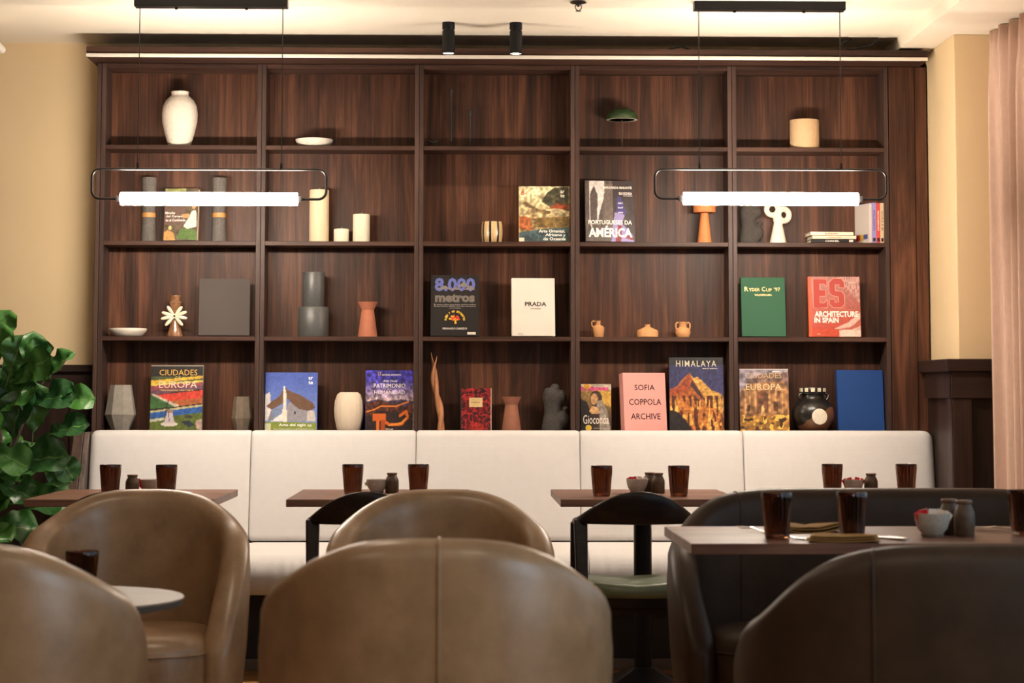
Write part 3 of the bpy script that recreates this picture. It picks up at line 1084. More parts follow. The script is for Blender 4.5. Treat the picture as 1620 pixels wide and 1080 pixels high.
def sugar_bowl(label, x, y, s, packs, where, z=FT):
    t = thing('sugar_bowl', label, 'bowl', (x, y, z), 0, 'sugar bowls')
    t.scale = (s, s, s)
    G().lathe([(0, 0.006), (0.024, 0.006), (0.038, 0.022), (0.044, 0.042), (0.0455, 0.060), (0.0440, 0.0605), (0.0420, 0.042), (0.035, 0.022), (0.022, 0.010), (0, 0.010)], 48).build('bowl', bowlm, t)
    f_ = G().lathe([(0, 0), (0.026, 0), (0.029, 0.004), (0.030, 0.008), (0.024, 0.0095), (0, 0.0095)], 40).build('foot', ceramic('unglazed_clay', (0.17, 0.12, 0.085), 0.8), t)
    f_['label'] = 'unglazed brown foot'
    order = ['leftmost', 'second', 'third', 'fourth', 'fifth', 'sixth']
    for k, (dx, dy, rz, tilt, col) in enumerate(packs):
        a = G().box(-0.011, 0.011, -0.0016, 0.0016, 0, 0.05).box(-0.011, 0.011, -0.0004, 0.0004, -0.003, 0.0).box(-0.011, 0.011, -0.0004, 0.0004, 0.05, 0.053)
        word = {'r': 'red', 'w': 'white'}[col]
        o = a.build('sugar_sachet', redm if col == 'r' else whm, None, smooth=0, bevel=0.0008, seg=1)
        o.location = (x+dx*s, y+dy*s, z+0.0185*s)
        o.rotation_euler = (0, tilt, rz)
        o.scale = (s, s, s)
        tag(o, '%s paper sugar sachet, %s in the bowl %s' % (word, order[k] if k == 0 else order[k]+' from the left', where), 'sachet', '%s sugar sachets in the bowl %s' % (word, where))
    return t


NEAR = [(-0.022, -0.006, 0.5, -0.45, 'r'), (-0.014, -0.012, -0.3, -0.25, 'r'), (-0.010, 0.010, 0.2, -0.22, 'w'), (0.0, 0.0, 0.1, 0.03, 'w'), (0.011, 0.008, -0.2, 0.3, 'w'), (0.017, -0.006, 0.3, 0.62, 'w')]
FARP = [(-0.016, -0.006, 0.3, -0.4, 'r'), (-0.006, -0.012, 0.4, -0.2, 'r'), (0.004, 0.0, 0.1, 0.15, 'w'), (0.015, -0.004, 0.3, 0.5, 'w')]
sugar_bowl('grey stoneware sugar bowl with sachets on the near table', 1.240, 5.562, 1.02, NEAR, 'on the near table')
sugar_bowl('grey stoneware sugar bowl on the leftmost far table', -1.160, 8.071, 0.86, [(-0.026, -0.006, 0.3, -0.7, 'r'), (0.0, 0.0, 0.1, 0.8, 'w'), (0.01, 0.010, 0.2, 0.5, 'w'), (0.018, -0.012, 0.4, 0.35, 'r')], 'on the leftmost far table')
sugar_bowl('grey stoneware sugar bowl on the second far table', -0.310, 8.075, 0.86, [(0.0, 0.0, 0.0, 1.0, 'w'), (-0.008, 0.010, 0.3, -0.95, 'w')], 'on the second far table')
sugar_bowl('grey stoneware sugar bowl on the third far table', 0.676, 8.072, 0.90, FARP, 'on the third far table')
sugar_bowl('grey stoneware sugar bowl heaped with red sachets on the rightmost far table', 1.499, 8.07, 0.86, [(-0.018, -0.006, 0.3, -0.6, 'r'), (-0.006, -0.010, 0.1, -0.3, 'r'), (0.008, 0.004, 0.1, 0.25, 'r'), (0.016, -0.008, 0.2, 0.6, 'r')], 'on the rightmost far table')


def napkin(label, x, y, rz, wave):
    t = thing('napkin', label, 'napkin', (x, y, FT), rz, 'folded mustard napkins')
    for k in range(3):
        vs, fs = [], []
        nx_, ny_ = 14, 8
        for i in range(nx_+1):
            for j in range(ny_+1):
                u_, v_ = i/nx_-0.5, j/ny_-0.5
                z = 0.0015+k*0.0058+wave*0.010*(math.sin(u_*5+k*0.4+v_*2)+1)*abs(u_)*1.2
                vs.append((u_*(0.175-0.006*k), v_*0.105, z))
        for i in range(nx_):
            for j in range(ny_):
                a = i*(ny_+1)+j
                fs.append((a, a+ny_+1, a+ny_+2, a+1))
        o = G().add(vs, fs).build('fold', M['napkin'], t, smooth=80)
        s_ = o.modifiers.new('thickness', 'SOLIDIFY'); s_.thickness = 0.003; s_.offset = 1
    return t


napkin('folded mustard napkin behind the left near tumbler, its edge curling up', 0.955, 5.77, 0.15, 1.3)
napkin('folded mustard napkin in front of the middle near tumbler', 0.975, 5.385, -0.25, 0.35)


def fork(label, x, y, rz, z=FT, s=1.0):
    t = thing('fork', label, 'fork', (x, y, z), rz, 'steel forks')
    t.scale = (s, s, s)
    G().tube([(0.0, 0, 0.004), (0.05, 0, 0.0045), (0.09, 0, 0.010), (0.115, 0, 0.012)], [0.0035, 0.003, 0.002, 0.003], 8, flat=1.8).build('handle', M['silver'], t)
    G().tube([(0.115, 0, 0.012), (0.13, 0, 0.010), (0.14, 0, 0.009)], [0.002, 0.0022, 0.002], 8, flat=5).build('head', M['silver'], t)
    for k in range(4):
        yy = -0.0085+k*0.0057
        G().tube([(0.138, yy, 0.009), (0.16, yy, 0.008), (0.178, yy, 0.013)], [0.0015, 0.0013, 0.0007], 6).build('tine', M['silver'], t)
    return t


def knife(label, x, y, rz, z=FT, s=1.0):
    t = thing('knife', label, 'knife', (x, y, z), rz, 'steel knives')
    t.scale = (s, s, s)
    G().tube([(0, 0, 0.005), (0.04, 0, 0.0055), (0.09, 0, 0.005)], [0.0045, 0.005, 0.0035], 8, flat=1.5).build('handle', M['silver'], t)
    G().prism([(0.09, -0.005), (0.20, -0.009), (0.212, -0.002), (0.20, 0.006), (0.09, 0.005)], 0.004, 0.0055, 'Z').build('blade', M['silver'], t, smooth=0)
    return t


fork('steel fork lying left of the left near tumbler, tines pointing away', 0.835, 5.66, 1.95)
fork('steel fork in front of the left near tumbler by the folded napkin', 0.885, 5.40, 2.1)
knife('steel knife beside the front napkin on the near table', 1.14, 5.395, 2.3)
fork('steel fork on the near table beside the right-hand tumbler', 1.56, 5.74, 2.6)
knife('steel knife under the fork beside the right-hand tumbler', 1.60, 5.69, 2.75)
fork('small steel fork beside the left tumbler on the third far table', 0.63, 7.72, 2.0, s=0.8)

# ================================================================== FIDDLE-LEAF PLANT
def leaf_mesh(k):
    rnd = random.Random(k)
    L_, W_ = 0.20, 0.155
    nu, nv = 8, 12
    vs, fs, uv = [], [], []
    c1, c2, tw = rnd.uniform(0.3, 0.9), rnd.uniform(0.10, 0.35), rnd.uniform(-0.5, 0.5)
    for j in range(nv+1):
        v = j/nv
        prof = 1.25*(v+0.012)**0.62*max(0.0, 1-v**5)**0.62*(1-0.20*math.exp(-((v-0.33)/0.11)**2))
        wv = max(0.006, prof)*W_*0.5
        for i in range(nu+1):
            u = i/nu*2-1
            x = u*wv
            y = v*L_
            z = c2*abs(u)*wv*1.3 - c1*0.16*v*v*L_*1.6 + 0.010*math.sin(v*15+abs(u)*2+k)*abs(u) + tw*u*wv*v*0.7 + 0.006*math.sin(v*22+u*3)
            vs.append((x, y+0.025, z))
            uv.append((i/nu, v))
    for j in range(nv):
        for i in range(nu):
            a = j*(nu+1)+i
            fs.append((a, a+1, a+nu+2, a+nu+1))
    o = len(vs)
    g = Geo()
    g.add(vs, fs)
    g.tube([(0, -0.035, 0.004), (0, 0.0, 0.001), (0, 0.04, vs[nu//2+(nu+1)*1][2]-0.002)], [0.003, 0.003, 0.0022], 5)
    ob = g.build('leaf', M['leaf'], None, smooth=180, recalc=False)
    ul = ob.data.uv_layers.new(name='UVMap')
    for lp_ in ob.data.loops:
        i = lp_.vertex_index
        ul.data[lp_.index].uv = uv[i] if i < o else (0.5, 0.5)
    return ob


plant = thing('fiddle_leaf_fig', 'tall fiddle-leaf fig with big glossy green leaves at the left edge', 'plant', (-1.93, 8.72, 0))
G().lathe([(0, 0), (0.15, 0), (0.165, 0.02), (0.19, 0.36), (0.185, 0.37), (0.175, 0.36), (0.168, 0.31), (0, 0.31)], 40).build('pot', ceramic('dark_planter', (0.03, 0.03, 0.03), 0.6), plant)
G().lathe([(0, 0.30), (0.165, 0.312), (0, 0.33)], 24).build('soil', ceramic('potting_soil', (0.02, 0.013, 0.008), 0.95, 0.4), plant)
bark = ceramic('fig_bark', (0.07, 0.045, 0.03), 0.85, 0.25, 60, 0.4)
for pts in ([(0, 0, 0.3), (0.03, 0.01, 0.6), (0.06, 0, 0.95), (0.04, 0.0, 1.3)], [(-0.02, 0.03, 0.3), (-0.08, 0.03, 0.7), (-0.13, 0.0, 1.1), (-0.16, 0, 1.35)],
            [(0.05, -0.03, 0.8), (0.13, -0.05, 0.95), (0.18, -0.06, 1.08)]):
    G().tube(pts, [0.016, 0.014, 0.011, 0.007][:len(pts)], 8).build('trunk', bark, plant)
protos = [leaf_mesh(k) for k in range(5)]
used = [False]*5
UPV = Vector((0, 0, 1))


def put_leaf(k, base, direction, facing, scale):
    """leaf base, growth direction and the way its upper face looks, all local to the plant"""
    d = Vector(direction).normalized()
    n = Vector(facing)
    n = (n-d*n.dot(d)).normalized()
    x = d.cross(n)
    if used[k]:
        o = protos[k].copy()
        COL.objects.link(o)
    else:
        o = protos[k]
        used[k] = True
    o.parent = plant
    o.matrix_local = Matrix.Translation(Vector(base)) @ Matrix((x, d, n)).transposed().to_4x4() @ Matrix.Scale(scale, 4)


def px(u, v, dy=0.0):
    """metric spot on the plant: metres right of and above the pot centre"""
    return ((u-726)/385.0+1.93, dy, 1.13-(v-627)/385.0)


rnd = random.Random(11)
# the leaves one can pick out at the front, by hand: base, heading, facing
hand = [((8, 562), (0.30, 0, 1), (0.0, -1, 0.35), 0.85), ((0, 590), (0.35, -.2, 1), (0.3, -1, 0.3), 0.95), ((32, 606), (0.3, -.2, 0.9), (0.1, -1, 0.5), 0.9),
        ((36, 582), (1, -.1, 0.55), (-0.2, -.8, 0.9), 0.85), ((30, 610), (0.55, -.3, 0.35), (0, -1, 0.5), 1.1), ((62, 600), (0.2, -.2, 1), (0.5, -1, 0.2), 0.85),
        ((82, 610), (0.75, -.2, 0.85), (-0.4, -.8, 0.7), 0.85), ((88, 652), (0.55, -.2, 0.75), (-0.7, -.7, 0.3), 0.75), ((85, 690), (1, -.3, 0.35), (-0.2, -.8, 0.8), 0.95),
        ((5, 660), (1, -.3, 0.75), (-0.5, -.7, 0.7), 1.1), ((25, 665), (0.25, -.1, 0.9), (0.4, -1, 0.1), 0.9), ((70, 690), (0.1, -.2, 0.9), (0.5, -1, 0.2), 1.0),
        ((35, 735), (1, -.5, 0.30), (-0.1, -1, 0.75), 1.2), ((2, 705), (0.9, -.4, -0.35), (0.0, -1, 0.6), 1.0), ((12, 760), (1, -.4, -0.25), (0, -.7, 1), 0.95),
        ((55, 770), (1, -.3, -0.2), (0.1, -.9, 0.7), 0.7), ((0, 820), (0.5, -.4, -0.2), (0.5, -1, 0.4), 0.8), ((40, 700), (0.2, -.2, 1), (-0.3, -1, 0.2), 1.0),
        ((60, 640), (1, -.3, 0.25), (0, -.9, 0.6), 1.0), ((100, 700), (0.55, -.1, -0.8), (0.3, -1, 0.1), 0.8), ((75, 720), (0.9, -.2, -0.6), (0.2, -1, 0.3), 0.8),
        ((20, 640), (0.5, -.3, 0.8), (0.2, -1, 0.3), 1.05), ((98, 640), (0.9, -.1, 0.2), (-0.2, -.9, 0.5), 0.8), ((50, 740), (0.6, -.3, -0.9), (0.2, -1, 0.2), 0.8)]
for i, (b_, d, n, s) in enumerate(hand):
    put_leaf(i % 5, px(b_[0], b_[1], -0.16-0.05*rnd.random()), d, n, s*0.97)
for i in range(74):
    a = rnd.uniform(0, 2*PI)
    z = rnd.uniform(0.55, 1.22)
    rr_ = rnd.uniform(0.02, 0.20)*(1.15-0.55*max(0, (z-0.95)/0.4))
    bx, by = rr_*math.cos(a)-0.10, rr_*math.sin(a)*0.75+0.03
    d = (math.cos(a)*0.9, math.sin(a)*0.8, rnd.uniform(-0.5, 0.8))
    n = (rnd.uniform(-.4, .4), rnd.uniform(-1, -0.1), rnd.uniform(0.2, 1.0))
    put_leaf(rnd.randrange(5), (bx, by, z), d, n, rnd.uniform(0.8, 1.15))

# ================================================================== SHELF OBJECTS
for k_ in SH:
    SH[k_] += 0.0006
SY = 9.375   # where the objects stand, behind the shelf fronts at 9.30
white_clay = ceramic('rough_white_clay', (0.72, 0.64, 0.54), 0.85, 0.05, 60, 0.7, 110)
vase_p = [(0, 0), (0.047, 0), (0.049, 0.004), (0.053, 0.018), (0.066, 0.06), (0.077, 0.11), (0.0795, 0.145), (0.075, 0.18), (0.062, 0.207), (0.046, 0.222), (0.039, 0.228), (0.038, 0.236), (0.040, 0.245), (0.036, 0.247), (0.033, 0.236), (0.034, 0.225), (0, 0.20)]
single(G().lathe(vase_p, 64, rfun=lambda a, z: 1+0.006*math.sin(z*420+math.sin(a*3)*1.2)), 'vase', white_clay, 'large rough white jug-shaped vase on the top shelf at left', 'vase', (-1.245, SY, SH[1]), smooth=60)
dishm = ceramic('white_glazed_dish', (0.70, 0.64, 0.55), 0.5, 0.04)
dish_p = [(0, 0), (0.058, 0), (0.066, 0.004), (0.080, 0.022), (0.0835, 0.033), (0.082, 0.035), (0.078, 0.026), (0.062, 0.010), (0, 0.008)]
single(G().lathe(dish_p, 56), 'dish', dishm, 'shallow white dish on the top shelf', 'dish', (-0.648, SY+0.004, SH[1]), smooth=60)
single(G().lathe(dish_p, 56), 'dish', dishm, 'shallow white dish on the third shelf at left', 'dish', (-1.461, SY+0.004, SH[3]), smooth=60)
blackm = ceramic('matt_black', (0.018, 0.016, 0.015), 0.6, 0.2, 80, 0.2)


def holder(label, x, h):
    t = thing('candle_holder', label, 'candle holder', (x, SY+0.03, SH[1]), 0, None)
    G().lathe([(0, 0), (0.024, 0), (0.022, 0.006), (0.005, 0.010), (0, 0.010)], 24).build('base', blackm, t)
    G().lathe([(0, 0.0102), (0.0035, 0.0102), (0.0035, h-0.03), (0, h-0.03)], 12).build('stem', blackm, t)
    G().lathe([(0, h-0.03), (0.004, h-0.03), (0.0085, h-0.018), (0.0085, h-0.002), (0.006, h), (0, h-0.01)], 20).build('cup', blackm, t)


holder('taller thin black candle holder, barely visible on the top middle shelf', -0.038, 0.268)
holder('shorter thin black candle holder, barely visible on the top middle shelf', 0.046, 0.175)
t = thing('figurine', 'tiny black two-armed figurine on the top middle shelf', 'figurine', (-0.120, SY, SH[1]))
G().lathe([(0, 0), (0.010, 0), (0.011, 0.008), (0.006, 0.015), (0.008, 0.022), (0, 0.024)], 20).build('body', blackm, t)
G().tube([(-0.022, 0, 0.034), (-0.012, 0, 0.027), (0, 0, 0.024), (0.012, 0, 0.027), (0.022, 0, 0.034)], [0.003, 0.005, 0.006, 0.005, 0.003], 10).build('arm', blackm, t)

t = thing('mushroom_lamp', 'small lamp with a dark green domed shade on a thin stem, top shelf', 'lamp', (0.723, SY, SH[1]))
green = ceramic('dark_green_enamel', (0.030, 0.060, 0.022), 0.3, 0.08, 20, 0.02, coat=0.3)
dome = [(0.072*math.cos(a), 0.129+0.056*math.sin(a)) for a in np.linspace(0.0, PI/2, 12)]
dome[-1] = (0.0, dome[-1][1])
G().lathe(dome+[(0, 0.182)]+[(0.0705*math.cos(a), 0.128+0.053*math.sin(a)) for a in np.linspace(PI/2-0.1, 0.0, 11)]+[(0.072, 0.129)], 48).build('shade', green, t, smooth=60)
o = G().lathe([(0, 0.150), (0.030, 0.146), (0.0695, 0.1285), (0.068, 0.127), (0, 0.140)], 48).build('diffuser', ceramic('pale_shade_lining', (0.62, 0.52, 0.42), 0.6), t, smooth=60)
o['label'] = 'pale underside of the shade'
G().lathe([(0, 0.006), (0.0032, 0.006), (0.0032, 0.1395), (0, 0.1395)], 14).build('stem', ceramic('bronze_stem', (0.05, 0.032, 0.02), 0.4), t)
G().lathe([(0, 0), (0.03, 0), (0.029, 0.004), (0, 0.0058)], 32).build('base', ceramic('bronze_stem', (0.05, 0.032, 0.02), 0.4), t)

single(G().lathe([(0, 0), (0.063, 0), (0.065, 0.003), (0.0655, 0.127), (0.0645, 0.13), (0.061, 0.13), (0.061, 0.006), (0, 0.006)], 56), 'planter', ceramic('sandy_terracotta', (0.55, 0.37, 0.205), 0.8, 0.05), 'plain sandy cylinder pot on the top shelf at right', 'pot', (1.541, SY, SH[1]))

# second shelf --------------------------------------------------------
stonem = ceramic('speckled_grey_stone', (0.125, 0.11, 0.098), 0.85, 0.55, 320, 0.5, 260)
ringm = ceramic('orange_wood_ring', (0.55, 0.25, 0.07), 0.5, 0.08)
for x, lab in ((-1.377, 'left hourglass-shaped grey stone vase with an orange ring, behind the lamp tube'), (-1.066, 'right hourglass-shaped grey stone vase with an orange ring, behind the lamp tube')):
    t = thing('stone_vase', lab, 'vase', (x, SY+0.01, SH[2]), 0, 'grey stone vases with orange rings')
    G().lathe([(0, 0), (0.033, 0), (0.0335, 0.003), (0.0285, 0.109), (0, 0.109)], 32).build('base', stonem, t)
    G().lathe([(0, 0.1092), (0.0300, 0.1092), (0.0305, 0.1155), (0.0300, 0.1285), (0, 0.1285)], 32).build('ring', ringm, t)
    G().lathe([(0, 0.1287), (0.0285, 0.1287), (0.0335, 0.284), (0.031, 0.286), (0.029, 0.28), (0, 0.27)], 32).build('neck', stonem, t)
cream = ceramic('cream_wax', (0.70, 0.55, 0.36), 0.6, 0.02)
cream2 = ceramic('pale_cream_wax', (0.72, 0.65, 0.50), 0.6, 0.02)
wick = ceramic('wick', (0.30, 0.25, 0.2), 0.9)


def candle(label, x, r, h, mat):
    t = thing('candle', label, 'candle', (x, SY, SH[2]), 0, 'cream pillar candles')
    G().lathe([(0, 0), (r-0.002, 0), (r, 0.003), (r, h-0.004), (r-0.003, h-0.001), (r-0.012, h-0.003), (0, h-0.004)], 40).build('wax', mat, t)
    G().tube([(0, 0, h-0.005), (0.001, 0, h+0.004), (0.002, 0, h+0.008)], 0.0013, 6).build('wick', wick, t)


candle('tall cream pillar candle standing left of the two shorter candles', -0.623, 0.0435, 0.234, cream)
candle('shortest cream pillar candle between the tall and the medium candle', -0.524, 0.0335, 0.060, cream2)
candle('medium cream pillar candle standing right of the shortest candle', -0.436, 0.0375, 0.126, cream2)
single(G().lathe([(0, 0), (0.040, 0), (0.044, 0.004), (0.0475, 0.03), (0.0480, 0.05), (0.0465, 0.078), (0.043, 0.093), (0.040, 0.093), (0.043, 0.05), (0.038, 0.006), (0, 0.006)], 80,
       mfun=lambda i, k: 1 if (i % 10) in (3, 4, 5) else 0),
       'striped_cup', [ceramic('ochre_glaze', (0.60, 0.40, 0.19), 0.4, 0.06, 30, 0.03, coat=0.3), ceramic('black_glaze', (0.012, 0.011, 0.012), 0.25, 0.1, 30, 0.02, coat=0.5)],
       'barrel-shaped cup with vertical ochre and black stripes', 'cup', (0.145, SY, SH[2]), rotz=0.2)
orange = ceramic('orange_terracotta', (0.60, 0.205, 0.065), 0.7, 0.06, 40, 0.12)
t = thing('mushroom_lamp', 'orange terracotta mushroom lamp behind the right lamp tube', 'lamp', (1.090, SY, SH[2]))
G().lathe([(0, 0), (0.031, 0), (0.032, 0.004), (0.017, 0.135), (0, 0.137)], 36).build('base', orange, t)
G().lathe([(0, 0.1375), (0.047, 0.1375), (0.050, 0.142), (0.050, 0.167), (0.044, 0.182), (0.025, 0.192), (0, 0.195)], 44).build('shade', orange, t, smooth=50)


def fuse(o, voxel=0.004, smooth=4):
    md = o.modifiers.new('fuse', 'REMESH')
    md.mode = 'VOXEL'
    md.voxel_size = voxel
    md.use_smooth_shade = True
    if smooth:
        ms = o.modifiers.new('soften', 'SMOOTH')
        ms.iterations = smooth
    return o


def ball(g, x, y, z, rx, ry, rz, mi=0):
    prof = [(math.cos(a), math.sin(a)) for a in np.linspace(-PI/2, PI/2, 12)]
    prof[0] = (0, -1); prof[-1] = (0, 1)
    return g.lathe(prof, 20, mi, T(x, y, z) @ Matrix.Diagonal((rx, ry, rz, 1)))


darkclay = ceramic('dark_textured_clay', (0.052, 0.044, 0.038), 0.85, 0.3, 150, 0.6, 180)


def bust(label, x, z, s):
    g = G()
    g.lathe([(0, 0), (0.046, 0), (0.047, 0.01), (0.041, 0.05), (0.034, 0.08), (0.036, 0.11), (0.042, 0.14), (0.041, 0.165), (0.030, 0.185), (0, 0.192)], 28, M4=T(-0.016, 0, 0) @ Matrix.Diagonal((1, 0.75, 1, 1)))
    ball(g, 0.022, 0, 0.150, 0.026, 0.028, 0.030)
    ball(g, -0.004, -0.004, 0.190, 0.020, 0.020, 0.016)
    ball(g, 0.026, 0, 0.050, 0.032, 0.030, 0.040)
    ball(g, 0.040, 0, 0.098, 0.014, 0.018, 0.012)
    o = single(g, 'sculpture', darkclay, label, 'sculpture', (x, SY+0.005, z))
    o.scale = (s, s, s)
    return fuse(o)


bust('dark bulbous clay sculpture on the second shelf beside the white ring sculpture', 1.302, SH[2], 0.92)
bust('dark bulbous clay sculpture on the bottom shelf right of the terracotta vase', 0.428, SH[4], 1.03)


def torus(g, x, y, z, R_, r_, tilt=0.0):
    pts = [Vector((x, y, z)) + (RZ(tilt) @ Vector((R_*math.cos(a), 0, R_*math.sin(a)))) for a in [2*PI*i/36 for i in range(36)]]
    return g.tube(pts, r_, 12, closed=True)


g = G().lathe([(0, 0), (0.037, 0), (0.038, 0.004), (0.020, 0.085), (0.016, 0.105), (0, 0.11)], 32)
torus(g, 0.026, 0, 0.128, 0.0265, 0.0135, 0.35)
torus(g, -0.024, 0.004, 0.153, 0.026, 0.0125, -0.3)
ball(g, 0.0, 0, 0.105, 0.022, 0.018, 0.020)
o = single(g, 'ring_sculpture', ceramic('matt_white_clay', (0.74, 0.66, 0.56), 0.8, 0.04, 60, 0.3), 'white clay sculpture of two rings on a conical foot', 'sculpture', (1.418, SY, SH[2]))
fuse(o, 0.0035, 3)

# third shelf ---------------------------------------------------------
t = thing('flower_vase', 'brown glazed vase with a large white flower of eight petals', 'vase', (-1.254, SY+0.005, SH[3]))
browng = ceramic('mottled_brown_glaze', (0.26, 0.125, 0.062), 0.25, 0.3, 70, 0.05, coat=0.6)
G().lathe([(0, 0), (0.034, 0), (0.035, 0.004), (0.026, 0.035), (0.018, 0.075), (0.0175, 0.10), (0.022, 0.125), (0.026, 0.142), (0.030, 0.148), (0.028, 0.152), (0.021, 0.157), (0.021, 0.170), (0.0255, 0.178), (0.025, 0.181), (0.018, 0.179), (0.018, 0.15), (0, 0.13)], 44).build('body', browng, t, smooth=50)
fl_ = None
petm = ceramic('ivory_glaze', (0.74, 0.67, 0.50), 0.35, 0.06, 60, 0.05, coat=0.3)
for deg, ln in ((125, 0.047), (163, 0.050), (192, 0.052), (227, 0.050), (52, 0.047), (20, 0.050), (-10, 0.050), (-48, 0.048)):
    a = math.radians(deg)
    g = G()
    n_ = 10
    rings = []
    for i in range(n_+1):
        q = i/n_
        d = 0.007+q*ln
        ww = 0.0028+0.0055*math.sin(PI*min(1, q*0.80+0.06))
        if q > 0.9: ww *= 0.62
        th_ = 0.0035
        rings.append([(d, th_*math.cos(b_)-0.004*math.sin(q*2.2), ww*math.sin(b_)) for b_ in [2*PI*k/10 for k in range(10)]])
    g.rings(rings)
    Mx = T(0, -0.024, 0.089) @ RY(-a)
    g.v = [tuple(Mx @ Vector(p)) for p in g.v]
    g.build('petal', petm, t, smooth=60)
g = G()
torus(g, 0, -0.026, 0.089, 0.0075, 0.0035)
o = g.build('flower_centre', petm, t, smooth=60)
o2 = G().lathe([(0, -0.002), (0.006, -0.002), (0.006, 0.002), (0, 0.002)], 20, M4=T(0, -0.025, 0.089) @ RX(PI/2)).build('flower_eye', blackm, t)
o2['label'] = 'dark round eye of the flower'
t = thing('tiered_vase', 'tall dark grey two-tier cylinder vase on the third shelf', 'vase', (-0.645, SY, SH[3]))
slate = ceramic('slate_glaze', (0.075, 0.075, 0.072), 0.38, 0.15, 120, 0.15)
G().lathe([(0, 0), (0.0665, 0), (0.068, 0.003), (0.068, 0.126), (0.064, 0.131), (0, 0.1315)], 56).build('lower_tier', slate, t, smooth=45)
G().lathe([(0, 0.1317), (0.046, 0.1317), (0.0485, 0.136), (0.0485, 0.281), (0.0465, 0.285), (0.043, 0.285), (0.043, 0.16), (0, 0.16)], 48).build('upper_tier', slate, t, smooth=45)
terra = ceramic('terracotta_red', (0.42, 0.145, 0.078), 0.8, 0.07, 40, 0.12)
terra2 = ceramic('terracotta_brown', (0.32, 0.125, 0.075), 0.8, 0.07, 40, 0.12)
hour_p = [(0, 0), (0.0425, 0), (0.043, 0.003), (0.0275, 0.118), (0.0285, 0.121), (0.0425, 0.150), (0.0440, 0.154), (0.0415, 0.154), (0.026, 0.12), (0, 0.11)]
single(G().lathe(hour_p, 44), 'flared_vase', terra, 'terracotta vase with a flared rim on the third shelf', 'vase', (-0.405, SY, SH[3]), smooth=25)
single(G().lathe(hour_p, 44), 'flared_vase', terra2, 'terracotta vase with a flared rim on the bottom shelf', 'vase', (0.231, SY, SH[4]), smooth=25)
jugm = ceramic('honey_terracotta', (0.58, 0.285, 0.115), 0.75, 0.05, 40, 0.1)
t = thing('jug', 'small honey terracotta jug with one handle, leftmost of three', 'jug', (0.613, SY-0.01, SH[3]))
G().lathe([(0, 0), (0.022, 0), (0.024, 0.002), (0.0285, 0.035), (0.028, 0.043), (0.020, 0.050), (0.0115, 0.054), (0.0115, 0.070), (0.0125, 0.073), (0.010, 0.073), (0.009, 0.055), (0, 0.05)], 36).build('body', jugm, t)
G().tube([(-0.010, 0, 0.068), (-0.020, 0, 0.072), (-0.0275, 0, 0.066), (-0.0275, 0, 0.054), (-0.024, 0, 0.047)], 0.0034, 10).build('handle', jugm, t)
single(G().lathe([(0, 0), (0.044, 0), (0.0465, 0.002), (0.0465, 0.026), (0.044, 0.031), (0.020, 0.042), (0.012, 0.047), (0.0115, 0.055), (0.0125, 0.057), (0.010, 0.057), (0.009, 0.045), (0, 0.04)], 44), 'squat_vase', jugm, 'squat honey terracotta vase with a narrow neck between two jugs', 'vase', (0.833, SY-0.01, SH[3]), smooth=40)
t = thing('jug', 'small honey terracotta jug with two handles, rightmost of three', 'jug', (0.990, SY-0.01, SH[3]))
G().lathe([(0, 0), (0.026, 0), (0.028, 0.002), (0.0335, 0.020), (0.032, 0.032), (0.024, 0.040), (0.017, 0.044), (0.0165, 0.060), (0.020, 0.066), (0.0185, 0.068), (0.0135, 0.06), (0, 0.04)], 36).build('body', jugm, t)
for s in (-1, 1):
    G().tube([(s*0.017, 0, 0.062), (s*0.025, 0, 0.0655), (s*0.0305, 0, 0.060), (s*0.0315, 0, 0.048), (s*0.028, 0, 0.034)], 0.0036, 10).build('handle', jugm, t)

# bottom shelf --------------------------------------------------------
conc = ceramic('grey_concrete', (0.27, 0.245, 0.21), 0.85, 0.12, 45, 0.35)
conc2 = ceramic('brown_concrete', (0.19, 0.145, 0.105), 0.85, 0.14, 45, 0.35)
g = G().lathe([(0, 0), (0.038, 0), (0.069, 0.074), (0.0475, 0.203), (0.042, 0.203), (0.04, 0.17), (0, 0.16)], 8, M4=RZ(0.35))
single(g, 'faceted_vase', conc, 'large faceted grey concrete vase on the bottom shelf at left', 'vase', (-1.486, SY, SH[4]), smooth=0)
g = G().lathe([(0, 0), (0.030, 0), (0.046, 0.058), (0.036, 0.153), (0.032, 0.153), (0.03, 0.13), (0, 0.12)], 8, M4=RZ(0.2))
single(g, 'faceted_vase', conc2, 'small faceted brown concrete vase beside the blue chapel book', 'vase', (-0.954, SY, SH[4]), smooth=0)
single(G().lathe([(0, 0), (0.046, 0), (0.054, 0.015), (0.063, 0.06), (0.0655, 0.095), (0.062, 0.135), (0.052, 0.162), (0.040, 0.172), (0.035, 0.172), (0.045, 0.15), (0, 0.14)], 96, rfun=lambda a, z: 1-0.018*abs(math.sin(a*9))), 'ribbed_vase', ceramic('ivory_ribbed_clay', (0.70, 0.585, 0.45), 0.7, 0.03), 'cream ribbed barrel vase on the bottom shelf', 'vase', (-0.485, SY-0.003, SH[4]), smooth=30)
t = thing('twisted_sculpture', 'tall twisted orange clay sculpture of two intertwined strands', 'sculpture', (-0.104, SY, SH[4]))
twm = ceramic('burnt_orange_clay', (0.50, 0.215, 0.095), 0.6, 0.1, 30, 0.1)
for s in (0, PI):
    pts, rr = [], []
    for i in range(49):
        q = i/48
        hgt = 0.345 if s == 0 else 0.328
        a = q*2.9*PI+s+0.3
        ro = 0.0055+0.0030*q+0.004*max(0, q-0.8)*5
        pts.append((0.024-0.036*q+0.006*math.sin(q*7)+ro*math.cos(a), ro*0.8*math.sin(a), 0.003+q*hgt))
        rr.append(0.0115*(1-0.25*q) if q < 0.75 else 0.0115*0.81*(1-(q-0.75)/0.27)+0.0005)
    G().tube(pts, rr, 12, flat=0.85).build('strand', twm, t, smooth=80)

